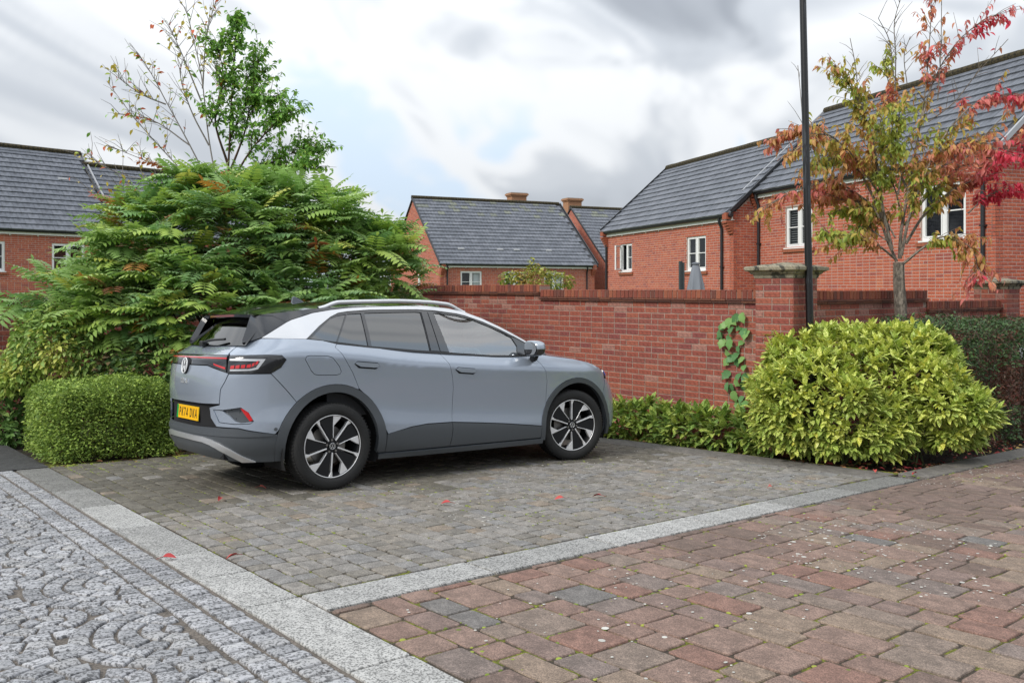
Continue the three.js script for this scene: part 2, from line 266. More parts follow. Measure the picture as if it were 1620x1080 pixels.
// A garden wall: local x along it, z out. Body of bricks, a projecting creasing course, brick-on-edge coping.
function gardenWall(label, name, p0, turn, len, depthBelow, topY, steps, rnd, most, scoreFn, bothEnds) {
  const g = group(name, V(p0.x, topY - depthBelow, p0.z), turn); tag(g, label, 'wall');
  const items = [], cop = [], crease = [], core = [];
  for (const [x0, x1, dy] of steps) {
    const top = depthBelow + dy, body = top - .172;
    core.push(box(x1 - x0, body + .05, .2, (x0 + x1) / 2, body / 2 - .025, -.1055));
    for (const e of [0, 1]) for (let x = x0; x < x1 - .01; x += .215) { const w = Math.min(.213, x1 - x), yy = body + .012 + e * .024; crease.push({ g: box(w - .004, .02, .27 + e * .02), m: M4(x + w / 2, yy, -.1 + e * .002 + (rnd() - .5) * .004), t: Math.floor(rnd() * 3) }); }
    core.push(box(x1 - x0 - .01, .06, .2, (x0 + x1) / 2, body + .03, -.1));
    core.push(box(x1 - x0 - .01, .085, .205, (x0 + x1) / 2, body + .048 + .045, -.1));
    for (let x = x0; x < x1 - .02; x += .076) { const w = Math.min(.066, x1 - x - .002); cop.push({ g: new RoundedBoxGeometry(w, .108, .222, 1, .006), m: M4(x + .038, body + .048 + .054 + (rnd() - .5) * .004, -.098 + (rnd() - .5) * .006, 0, (rnd() - .5) * .02, (rnd() - .5) * .02), t: Math.floor(rnd() * 5) }); }
  }
  const bodyAt = x => depthBelow + (steps.find(q => x >= q[0] && x <= q[1]) ?? steps[steps.length - 1])[2] - .172, maxB = Math.max(...steps.map(q => depthBelow + q[2] - .172)), nB = Math.floor(maxB / .075);
  layBricks(items, I4, steps[0][0], steps[steps.length - 1][1], maxB - nB * .075, maxB, rnd, (x, y) => { const hi = y > bodyAt(x) - .16; return rnd() < (hi ? .4 : .035) ? 6 : [0, 1, 2, 3, 4, 5, 7, 0, 2][Math.floor(rnd() * 9)]; }, { keep: (x, y) => y < bodyAt(x) });
  mesh('mortar', merge(core), mMortar, g);
  pieces(g, 'brick', items, mBrick, wallTints, most, scoreFn, 'brickwork');
  pieces(g, 'creasing_tile', crease, mCoping, [[.20, .075, .05], [.15, .06, .045], [.26, .10, .06]], 60, null, 'creasing_course');
  pieces(g, 'coping_brick', cop, mCoping, [[.36, .105, .06], [.31, .085, .055], [.40, .13, .07], [.27, .075, .05], [.20, .07, .05]], most, null, 'coping_course');
  return g;
}
const sOf = (p, a) => V(p.x, 0, p.z);
const turnA = wallTurn(-CP, SP), turnB = wallTurn(SP, CP);      // faces -d1; faces -d2
const uOf = p => 810 + FPX * p.x / -p.z, vOf = p => 457 - FPX * (p.y - CAMY) / -p.z;
{
  const r = mulberry(5);
  // local x of the bay-end wall runs towards the viewer: start at t = 14.6, end at the pier t = 6.0
  gardenWall('long red brick garden wall with brick-on-edge coping behind the parked car', 'brick_wall', site(8.75, 14.6), turnA, 8.6, 2.35, 1.305, [[0, 4.65, .075], [4.65, 8.64, 0]], r, 300, p => { const u = uOf(p), v = vOf(p); return (u > 840 ? 1 : .4) * (v > 700 ? .1 : 1) * (u < 960 && v > 560 + (u - 850) * .5 ? .05 : 1); });
  gardenWall('stepped red brick wall running from the capped pier behind the autumn tree', 'brick_wall', site(9.0, 5.66), turnB, 7, 2.6, 1.295, [[.05, 3.05, 0], [3.05, 5.55, -.15]], r, 300);
  gardenWall('short stretch of red brick wall at the left edge behind the shrubs', 'brick_wall', site(1.2, 14.45), turnB, 7.5, 2.1, 1.245, [[0, 3.0, 0], [3.0, 7.45, .075]], r, 150, p => uOf(p) < 60 ? 1 : .1);
}
// --- brick piers with moulded stone caps
function pier(label, corner, w, capTop, depth, seed, capW) {
  const r = mulberry(seed), g = group('brick_pier', V(corner.x, capTop - depth, corner.z), turnB); tag(g, label, 'pier', 'stone-capped brick piers');
  // local: x to the right along the wall (+d1), z towards the viewer (-d2); the corner nearest the viewer is (0, 0)
  const H = depth - .15, items = [], tint = () => [0, 1, 2, 3, 4, 5, 7, 3, 6][Math.floor(r() * 9)], n = Math.floor(H / .075);
  mesh('mortar', box(w - .012, H + .02, w - .012, w / 2, H / 2, -w / 2), mMortar, g);
  layBricks(items, I4, 0, w, H - n * .075, H, r, tint, { headers: .2 });
  layBricks(items, new THREE.Matrix4().makeRotationY(-Math.PI / 2), -w, 0, H - n * .075, H, r, tint, { headers: .2 });
  pieces(g, 'brick', items, mBrick, wallTints, 300, null, 'brickwork');
  const prof = [[w / 2 + .005, 0], [w / 2 + .012, .035], [w / 2 + .035, .05], [w / 2 + .045, .068], [w / 2 + .078, .085], [w / 2 + .09, .09], [w / 2 + .09, .122], [w / 2 + .08, .13], [.02, .185]];
  const pos = [], uv = [], q = (a, b, c, d) => { for (const p of [a, b, c, a, c, d]) { pos.push(...p); uv.push(p[0] + p[2] * .8, p[1] + p[2] * .6); } };
  const ring = ([a, y]) => [[-a, y, a], [a, y, a], [a, y, -a], [-a, y, -a]];
  for (let i = 0; i + 1 < prof.length; i++) { const A = ring(prof[i]), B = ring(prof[i + 1]); for (let k = 0; k < 4; k++) { const l = (k + 1) % 4; for (let s = 0; s < 6; s++) { const L = (P, Q, t) => P.map((v, m) => mix(v, Q[m], t)); q(L(A[k], A[l], s / 6), L(A[k], A[l], (s + 1) / 6), L(B[k], B[l], (s + 1) / 6), L(B[k], B[l], s / 6)); } } }
  const cg = new THREE.BufferGeometry(); cg.setAttribute('position', new THREE.Float32BufferAttribute(pos, 3)); cg.setAttribute('uv', new THREE.Float32BufferAttribute(uv, 2)); cg.computeVertexNormals(); cg.translate(w / 2, H, -w / 2);
  const cap = mesh('cap_stone', cg, mStone, g); cap.userData.label = 'weathered moulded stone cap with black staining';
  return g;
}
pier('near brick pier with weathered stone cap behind the black lamp post', site(8.6, 5.52), .5, 1.575, 2.35, 21);
pier('far brick pier with stone cap at the right end of the stepped wall', site(14.5, 5.56), .5, 1.45, 2.6, 22);

// ---------------------------------------------------------------- houses
const houseTints = [[.56, .14, .078], [.60, .16, .087], [.50, .122, .07], [.42, .11, .083], [.62, .19, .10], [.53, .14, .085], [.46, .12, .077]];
const tileTints = [[0.151, 0.165, 0.196], [0.168, 0.183, 0.215], [0.137, 0.15, 0.179], [0.185, 0.199, 0.233]];
const mTile = std([1, 1, 1], .55, { map: T.tile, bumpMap: T.grainBump, bumpScale: .003 });
const mHouseMortar = std([.72, .53, .46], .95, { map: T.mortar });
const mWhite = std([.80, .80, .79], .45), mUpvc = phys([.82, .82, .82], .3, { clearcoat: .3, clearcoatRoughness: .3 });
const mBlack = std([.018, .02, .024], .4), mRoom = std([.035, .036, .042], .9), mRidge = std([.20, .175, .10], .9, { map: T.stone });
const mPane = phys([.93, .96, .96], .02, { transmission: 1, thickness: 0, ior: 1.62 });
const mCurtain = std([.62, .40, .09], .9, { map: T.mortar }), mSheer = std([.52, .54, .55], .9);
const mLead = std([.38, .39, .41], .6);
function houseWindow(parent, Fm, x, y, w, h, { open = false, curtain = null, blind = false, cols = 2, side = null } = {}) {
  const g = new THREE.Group(); g.name = 'window'; parent.add(g); g.applyMatrix4(Fm.clone().multiply(M4(x, y, -.075)));
  const b = .058, fr = [box(w, b, .07, 0, h - b / 2, 0), box(w, b + .015, .07, 0, b / 2, 0), box(b, h - 2 * b, .068, -w / 2 + b / 2, h / 2, 0), box(b, h - 2 * b, .068, w / 2 - b / 2, h / 2, 0), box(b * 1.25, h - 2 * b, .066, 0, h / 2, 0)];
  mesh('frame', merge(fr), mUpvc, g); mesh('cill', box(w + .06, .03, .16, 0, -.012, .05), mUpvc, g);
  for (const s of [-1, 1]) {
    const cw = w / 2 - b * 1.6, cx = s * (w / 4 - b * .05); if (open && s < 0) continue;
    mesh('sash', merge([box(cw, .034, .05, cx, h - b - .016, .012), box(cw, .034, .05, cx, b + .03, .012), box(.034, h - 2 * b - .07, .05, cx - cw / 2 + .017, h / 2, .012), box(.034, h - 2 * b - .07, .05, cx + cw / 2 - .017, h / 2, .012)]), mUpvc, g);
    mesh('glazing_bar', box(cw - .06, .026, .042, cx, h * .5, .012), mUpvc, g);
    for (const k of [0, 1]) mesh('pane', new THREE.PlaneGeometry(cw - .05, h * .5 - b - .04).translate(cx, h * (k ? .73 : .27), .006), mPane, g);
  }
  if (open) { const og = box(w / 2 - .06, h - .12, .045, -(w / 4 - .03), 0, 0); const og2 = merge([box(w / 2 - .07, .05, .045, 0, h / 2 - .09, 0), box(w / 2 - .07, .05, .045, 0, -h / 2 + .09, 0), box(.05, h - .23, .045, -w / 4 + .06, 0, 0), box(.05, h - .23, .045, w / 4 - .06, 0, 0)]); const m = mesh('open_casement', og2, mUpvc, g); m.position.set(-w / 2 + .08, h / 2, .2); m.rotation.y = -1.05; const pn = mesh('pane', new THREE.PlaneGeometry(w / 2 - .14, h - .2), mPane, g); pn.position.copy(m.position); pn.rotation.copy(m.rotation); }
  mesh('room', merge([box(w - .02, h - .02, .02, 0, h / 2, -.75), box(.02, h, .7, -w / 2, h / 2, -.39), box(.02, h, .7, w / 2, h / 2, -.39), box(w, .02, .7, 0, h, -.39), box(w, .02, .7, 0, 0, -.39)]), mRoom, g);
  if (curtain) { const L = []; for (const s of curtain) for (let i = 0; i < 6; i++) L.push(new THREE.CylinderGeometry(.022, .026, h - .08, 6).translate(s * (w / 2 - .05 - i * .042), h / 2, -.09 - (i % 2) * .014)); mesh('curtain', merge(L), mCurtain, g); }
  if (side) mesh('net_curtain', box(w * .3, h - .06, .01, side * w * .3, h / 2, -.1), mSheer, g);
  if (blind) { const L = []; for (let i = 0; i < 16; i++) L.push(box(w - .16, .006, .035, 0, h - .09 - i * h / 17.5, -.07).rotateX(0)); mesh('blind', merge(L), mSheer, g); }
}
// local frame: x along the front to the right, z out of the front, y up from the base. Front wall in z = 0.
function house(o) {
  const g = group(o.name ?? 'brick_house', V(o.at.x, o.base, o.at.z), wallTurn(o.n[0], o.n[1])); tag(g, o.label, 'house', o.group);
  const r = mulberry(o.seed), e = o.eaves - o.base, rise = o.ridge - o.eaves, dep = o.half * 2, L = o.len, pitch = Math.atan2(rise, o.half + o.over), items = [];
  const wins = (o.windows ?? []).map(w => ({ ...w, y: w.y - o.base }));
  const holes = wins.map(w => [w.x - w.w / 2, w.x + w.w / 2, w.y, w.y + w.h]);
  const tint = (x, y) => { const k = r(); return k < .6 ? [0, 1, 5][Math.floor(r() * 3)] : Math.floor(r() * 7); };
  const y0 = Math.max(.0, o.seen - o.base), nC = Math.ceil((e - y0) / .075);
  layBricks(items, I4, 0, L, e - nC * .075, e, r, tint, { holes, headers: .05, D: .02, joint: .016 });
  // mortar body of the front with real openings
  const shp = new THREE.Shape([[.0055, 0], [L - .0055, 0], [L - .0055, e + .02], [.0055, e + .02]].map(p => new THREE.Vector2(...p))); for (const h of holes) shp.holes.push(new THREE.Path([[h[0], h[2]], [h[0], h[3]], [h[1], h[3]], [h[1], h[2]]].map(p => new THREE.Vector2(...p))));
  const geos = [new THREE.ExtrudeGeometry(shp, { depth: .2, bevelEnabled: false }).translate(0, 0, -.2055)];
  const gable = () => new THREE.ExtrudeGeometry(new THREE.Shape([[-dep, 0], [-.0055, 0], [-.0055, e], [-o.half, e + rise - .03], [-dep, e]].map(p => new THREE.Vector2(...p))), { depth: .2, bevelEnabled: false });
  const inGable = (x, y) => { const z = -x; return y < e + rise * (1 - Math.abs(z - o.half) / (o.half)) - .02; };
  if (o.left !== false) { geos.push(gable().rotateY(-Math.PI / 2).translate(.2055, 0, 0)); }
  if (o.right !== false) { geos.push(gable().rotateY(-Math.PI / 2).translate(L - .0055, 0, 0)); }
  geos.push(box(L - .4, e - .01, .2, L / 2, e / 2, -dep + .1));
  mesh('wall', merge(geos.map(x => { x.deleteAttribute('uv'); const p = x.attributes.position, uv = new Float32Array(p.count * 2); for (let i = 0; i < p.count; i++) { uv[i * 2] = p.getX(i) + p.getZ(i); uv[i * 2 + 1] = p.getY(i); } x.setAttribute('uv', new THREE.BufferAttribute(uv, 2)); return x; })), mHouseMortar, g);
  // gable bricks: the left end faces -x, the right end faces +x
  if (o.bricksLeft) layBricks(items, new THREE.Matrix4().makeRotationY(-Math.PI / 2), -dep, 0, e - nC * .075, e + rise, r, tint, { keep: (x, y) => inGable(x, y), headers: .05, D: .02, joint: .016 });
  if (o.bricksRight) layBricks(items, M4(L, 0, 0, 0, Math.PI / 2, 0), 0, dep, e - nC * .075, e + rise, r, tint, { keep: (x, y) => inGable(-x, y), headers: .05, D: .02, joint: .016 });
  pieces(g, 'brick', items, mBrick, houseTints, o.brickParts ?? 0, null, 'brickwork');
  for (const w of wins) { houseWindow(g, I4, w.x, w.y, w.w, w.h, w); const c = mesh('brick_sill', merge([box(w.w + .22, .065, .09, w.x, w.y - .08, .005), box(w.w + .22, .02, .1, w.x, w.y - .035, .0)]), std([.40, .13, .07], .85, { map: T.brick }), g); }
  // roof: courses of flat tiles on both slopes, ridge tiles, verges
  const slopeL = Math.hypot(o.half + o.over, rise + 0) , ey = e - .02, gauge = o.gauge ?? .3, nR = Math.floor(slopeL / gauge), tw = o.tileW ?? .33, tiles = [], x0 = -o.verge[0], x1 = L + o.verge[1], th = .046;
  const tg = new THREE.BoxGeometry(tw - .004, th, gauge + .09), tgh = new THREE.BoxGeometry(tw / 2 - .004, th, gauge + .09); for (const q of [tg, tgh]) { const uv = q.attributes.uv, p = q.attributes.position; for (let i = 0; i < uv.count; i++) uv.setXY(i, p.getX(i) * 2.1 + .3, p.getZ(i) + p.getY(i)); }
  for (let k = 0; k < nR + 1; k++) {
    const d = Math.min(k * gauge + .12, slopeL - .1), n = Math.floor((x1 - x0) / tw);
    for (let i = 0; i <= n; i++) {
      const xx = x0 + (i + .5) * tw - (k % 2 ? tw / 2 : 0); const half = k % 2 && (i === 0); if (xx + (half ? 0 : tw / 2) > x1 + .02) continue;
      const my = ey + Math.sin(pitch) * d + .055 + (r() - .5) * .005, mz = o.over - Math.cos(pitch) * d; const moss = o.mossy && k > nR - 5 && r() < .32 - (nR - k) * .05;
      tiles.push({ g: half ? tgh : tg, m: M4(half ? xx + tw / 4 : xx, my, mz, pitch - .115 + (r() - .5) * .006, 0, (r() - .5) * .004), t: moss ? 4 + Math.floor(r() * 2) : Math.floor(r() * 4) });
    }
  }
  pieces(g, 'roof_tile', tiles, mTile, [...tileTints, [.22, .235, .19], [.19, .205, .175]], o.tileParts ?? 0, null, 'roof_tiles');
  const roofBack = [box(x1 - x0 - .06, .04, slopeL, 0, 0, 0).rotateX(-pitch).translate((x0 + x1) / 2, e + rise / 2 + .03, -o.half - (o.half + o.over) / 2), box(x1 - x0 - .05, .04, slopeL - .05, 0, 0, 0).rotateX(pitch).translate((x0 + x1) / 2, e + rise / 2 - .0, -(o.half - o.over) / 2)];
  mesh('roof_deck', merge(roofBack), std([.06, .062, .07], .8), g);
  const ridge = []; for (let x = x0; x < x1 - .1; x += .45) ridge.push(new THREE.CylinderGeometry(.12, .12, .44, 8, 1, false).rotateZ(Math.PI / 2).translate(x + .225, e + rise + .05 + (r() - .5) * .008, -o.half)); ridge.forEach(q => mesh('ridge_tile', q, mRidge, g));
  for (const [xe, on] of [[x0, o.vergeTrim?.[0]], [x1, o.vergeTrim?.[1]]]) mesh('verge_strip', box(.05, .10, slopeL, 0, 0, 0).rotateX(pitch).translate(xe, e + rise / 2 + .075, -(o.half - o.over) / 2), on ? mLead : mBlack, g);
  // eaves: white fascia with small studs below, black gutter and downpipes
  mesh('fascia', box(L + .1, .19, .025, L / 2, e - .085, o.over - .10), mWhite, g);
  mesh('soffit', box(L + .1, .02, o.over - .08, L / 2, e - .17, (o.over - .1) / 2), mWhite, g);
  for (let x = .5; x < L; x += .92) mesh('soffit_stud', new THREE.SphereGeometry(.028, 8, 6).translate(x, e - .2, o.over - .15), mWhite, g);
  mesh('gutter', new THREE.CylinderGeometry(.062, .062, x1 - x0, 10, 1, false, Math.PI * 0, Math.PI * 2).rotateZ(Math.PI / 2).translate((x0 + x1) / 2, e - .035, o.over - .03), mBlack, g);
  for (const x of o.pipes ?? []) { const c = new THREE.CatmullRomCurve3([V(x, e - .06, o.over - .03), V(x, e - .2, o.over - .03), V(x + .02, e - .36, .06), V(x + .02, e - .5, .055), V(x + .02, .05, .055)], false, 'catmullrom', .12); mesh('downpipe', new THREE.TubeGeometry(c, 30, .042, 8), mBlack, g); mesh('pipe_bracket', box(.13, .03, .1, x + .02, e - 1.5, .04), mBlack, g); }
  if (o.corbel) for (const [x, s] of o.corbel) { const L2 = []; for (let k = 0; k < 5; k++) L2.push(box(.225, .068, .06 + k * .045, x + s * .1125, e - .52 + k * .075, .03 + k * .0225)); L2.push(box(.225, .19, .235, x + s * .1125, e - .055, .1175)); mesh('corbel', merge(L2), std([.42, .125, .07], .86, { map: T.brick }), g); }
  for (const [x, k] of o.vents ?? []) { const d = k * slopeL; mesh('roof_vent', merge([box(.36, .03, .15), box(.30, .045, .09, 0, .008, .02)]).rotateX(pitch).translate(x, ey + Math.sin(pitch) * d + .1, o.over - Math.cos(pitch) * d), std([.30, .31, .32], .7), g); }
  for (const [x, z] of o.chimneys ?? []) { const it = [], cw = 1.0, ch = 1.0, cy = o.ridge - o.base - .35; const cg = new THREE.Group(); cg.name = 'chimney'; g.add(cg); cg.position.set(x, cy, z); mesh('stack', merge([box(cw, ch, .7, 0, ch / 2, 0), box(cw + .09, .075, .79, 0, ch - .11, 0), box(cw + .2, .1, .9, 0, ch - .02, 0)]), std([.47, .25, .14], .88, { map: T.brick }), cg); mesh('cap', box(cw + .12, .05, .8, 0, ch + .055, 0), std([.3, .24, .19], .9), cg); }
  return g;
}
// the long house on the right: two joined sections; unit normal of its front
const rn = [-.946, .325], rx = V(.325, 0, .946), rp0 = (q, c) => V(.946 * c - .325 * q, 0, -(.325 * c + .946 * q));   // q away from the viewer along the front, c across
house({ label: 'low brick house with dark tiled roof beyond the wall, parasol in front', at: rp0(30.2, 14.15), n: rn, len: 8.6, base: .7, seen: 1.1, eaves: 3.45, ridge: 5.98, half: 2.72, over: .16, verge: [.12, .12], seed: 31, brickParts: 0, bricksRight: true, bricksLeft: true, tileParts: 250, gauge: .31, pipes: [.14, 8.05], corbel: [[0, 1], [8.6, -1]],
  windows: [{ x: 1.72, w: .92, h: 1.02, y: 1.93, open: true }, { x: 6.55, w: 1.12, h: 1.08, y: 1.87, curtain: [1] }] });
house({ label: 'taller brick house section at right behind the red-leaved tree', at: rp0(21.75, 14.94), n: rn, len: 8.3, base: .6, seen: .7, eaves: 4.1, ridge: 6.68, half: 2.78, over: .16, verge: [.3, .28], vergeTrim: [true, true], seed: 32, brickParts: 300, bricksRight: true, tileParts: 300, gauge: .31, pipes: [.28, 8.02], corbel: [[0, 1], [8.3, -1]], left: true,
  windows: [{ x: 2.05, w: 1.12, h: 1.12, y: 2.42, blind: true }, { x: 6.95, w: 1.22, h: 1.25, y: 2.36 }] });
// two matching houses in the middle distance
const cn = [.42, .906], cg = V(.906, 0, -.423);
house({ label: 'brick house with grey tiled roof and chimney in the middle distance', group: 'pair of houses beyond the wall', at: V(-3.75, 0, -45.5), n: cn, len: 9.3, base: -.5, seen: .6, eaves: 2.62, ridge: 6.45, half: 4.4, over: .2, verge: [.12, .12], seed: 33, bricksLeft: true, gauge: .32, tileW: .4, tileParts: 0, mossy: true, pipes: [.35, 8.75], corbel: [[0, 1], [9.3, -1]], vents: [[1.45, .2], [3.75, .2], [4.75, .2], [6.75, .2]], chimneys: [[7.05, -5.6]],
  windows: [{ x: 1.75, w: 1.2, h: 1.15, y: 1.1, side: 1 }, { x: 4.3, w: 1.2, h: 1.15, y: 1.1 }, { x: 6.7, w: 1.2, h: 1.15, y: 1.1, side: 1 }] });
house({ label: 'further brick gable with grey roof and chimney, partly hidden between houses', group: 'pair of houses beyond the wall', at: V(5.65, 0, -51.5), n: cn, len: 9, base: -.5, seen: .4, eaves: 2.62, ridge: 6.45, half: 4.4, over: .2, verge: [.12, .12], seed: 34, bricksLeft: true, gauge: .32, tileW: .4, tileParts: 0, mossy: true, pipes: [.35], chimneys: [[.6, -5.4]], windows: [] });
// the house at the left with a lower joined section
const ln = [.728, .686], lp = k => V(.686 * k - .728 * 34.03, 0, -(.728 * k + .686 * 34.03));
house({ label: 'brick house with large dark tiled roof at the left edge', at: lp(4.2), n: ln, len: 9.6, base: .4, seen: .9, eaves: 3.42, ridge: 6.84, half: 3.75, over: .18, verge: [.1, .25], vergeTrim: [false, true], seed: 35, tileParts: 300, gauge: .32, tileW: .36, bricksRight: false, pipes: [], vents: [[8.6, .62]],
  windows: [{ x: 5.3, w: 1.15, h: 1.06, y: 1.92 }, { x: 8.0, w: 1.15, h: 1.06, y: 1.92 }] });
house({ label: 'lower roof section joined to the left house behind the shrubs', at: lp(13.9), n: ln, len: 7, base: .4, seen: 1.2, eaves: 3.42, ridge: 6.35, half: 3.2, over: .18, verge: [.0, .1], seed: 36, tileParts: 120, gauge: .32, tileW: .36, pipes: [], windows: [] });

// ---------------------------------------------------------------- the car. Local x forward (0 at the rear axle), y up from the ground, z to its right side (towards the viewer)
const car = group('parked_car'); car.quaternion.copy(siteQ);
car.position.copy(V(-2.0953, -.4396, -8.083));
tag(car, 'grey-blue electric SUV parked facing the wall, yellow rear number plate', 'car');
const lerpT = (t, x) => { if (x <= t[0][0]) return t[0][1]; for (let i = 0; i + 1 < t.length; i++) if (x <= t[i + 1][0]) { return mix(t[i][1], t[i + 1][1], (x - t[i][0]) / (t[i + 1][0] - t[i][0])); } return t[t.length - 1][1]; };
// smooth (monotone-ish) version for surfaces: hermite through the table
const herm = t => x => { const n = t.length; if (x <= t[0][0]) return t[0][1]; if (x >= t[n - 1][0]) return t[n - 1][1]; let i = 0; while (x > t[i + 1][0]) i++; const h = t[i + 1][0] - t[i][0], k = (x - t[i][0]) / h, sl = j => { if (j <= 0 || j >= n - 1) return 0; const a = (t[j][1] - t[j - 1][1]) / (t[j][0] - t[j - 1][0]), b = (t[j + 1][1] - t[j][1]) / (t[j + 1][0] - t[j][0]); return a * b <= 0 ? 0 : 2 * a * b / (a + b); }, d0 = (i === 0 ? (t[1][1] - t[0][1]) / h : sl(i)), d1 = (i === n - 2 ? (t[n - 1][1] - t[n - 2][1]) / h : sl(i + 1)), k2 = k * k, k3 = k2 * k; return (2 * k3 - 3 * k2 + 1) * t[i][1] + (k3 - 2 * k2 + k) * h * d0 + (-2 * k3 + 3 * k2) * t[i + 1][1] + (k3 - k2) * h * d1; };
const YC = herm([[-1.6, 1.165], [-.4, 1.16], [.26, 1.12], [.58, 1.08], [.82, 1.055], [1.2, 1.03], [1.69, 1.0], [2.36, .97], [3.2, .93]]);
const XR = herm([[.2, -.78], [.3, -.88], [.38, -.925], [.48, -.94], [.56, -.938], [.70, -.944], [.82, -.955], [.95, -.95], [1.03, -.94], [1.12, -.915], [1.18, -.82], [1.25, -.70], [1.35, -.60]]);
const WD = herm([[0, .920], [.1, .914], [.25, .905], [.4, .899], [.5, .903], [.58, .908], [.65, .903], [.75, .885], [.85, .84], [1, .8]]);
const XFt = herm([[.15, 3.52], [.25, 3.62], [.4, 3.69], [.55, 3.70], [.65, 3.68], [.73, 3.64], [.82, 3.56], [.92, 3.46], [.97, 3.38], [1.03, 3.24], [1.1, 3.05]]);
const XCR = -.15, XCF = 2.95, PC = XCR - .92 * Math.PI / 2, PFC = XCF + .92 * Math.PI / 2;
const Wd0 = d => d < 0 ? .92 + .5 * d - 1.2 * d * d : WD(d);
const Wd = (x, y) => { const d = YC(x) - y; let s = 0; for (const k of [-1, -.6, -.2, .2, .6, 1]) s += Wd0(d + k * .03); return s / 6; };
function B(p, y) {
  if (p < XCR) { const w = Wd(XCR - (XCR - Math.max(p, PC)) * .5, y), a = XCR - XR(y), n = 3.2, th = (XCR - p) / .92, r = (Math.abs(Math.cos(th) / w) ** n + Math.abs(Math.sin(th) / a) ** n) ** (-1 / n); return V(XCR - r * Math.sin(th), y, r * Math.cos(th)); }
  if (p > XCF) { const w = Wd(XCF, y), a = XFt(y) - XCF, n = 3.7, th = (p - XCF) / .92, r = (Math.abs(Math.cos(th) / w) ** n + Math.abs(Math.sin(th) / a) ** n) ** (-1 / n); return V(XCF + r * Math.sin(th), y, r * Math.cos(th)); }
  return V(p, y, Wd(p, y));
}
const ZB = herm([[-.78, .58], [-.5, .72], [-.2, .81], [.2, .845], [1.0, .855], [1.8, .85], [2.3, .83], [2.7, .79]]);
const YB = herm([[-.75, 1.24], [-.23, 1.27], [.05, 1.24], [.38, 1.2], [.87, 1.16], [1.17, 1.14], [1.75, 1.10], [2.05, 1.10], [2.6, 1.12]]);
const G = (x, y) => { const d = y - YB(x); return V(x, y, ZB(x) - .5 * d - .15 * d * Math.abs(d)); };
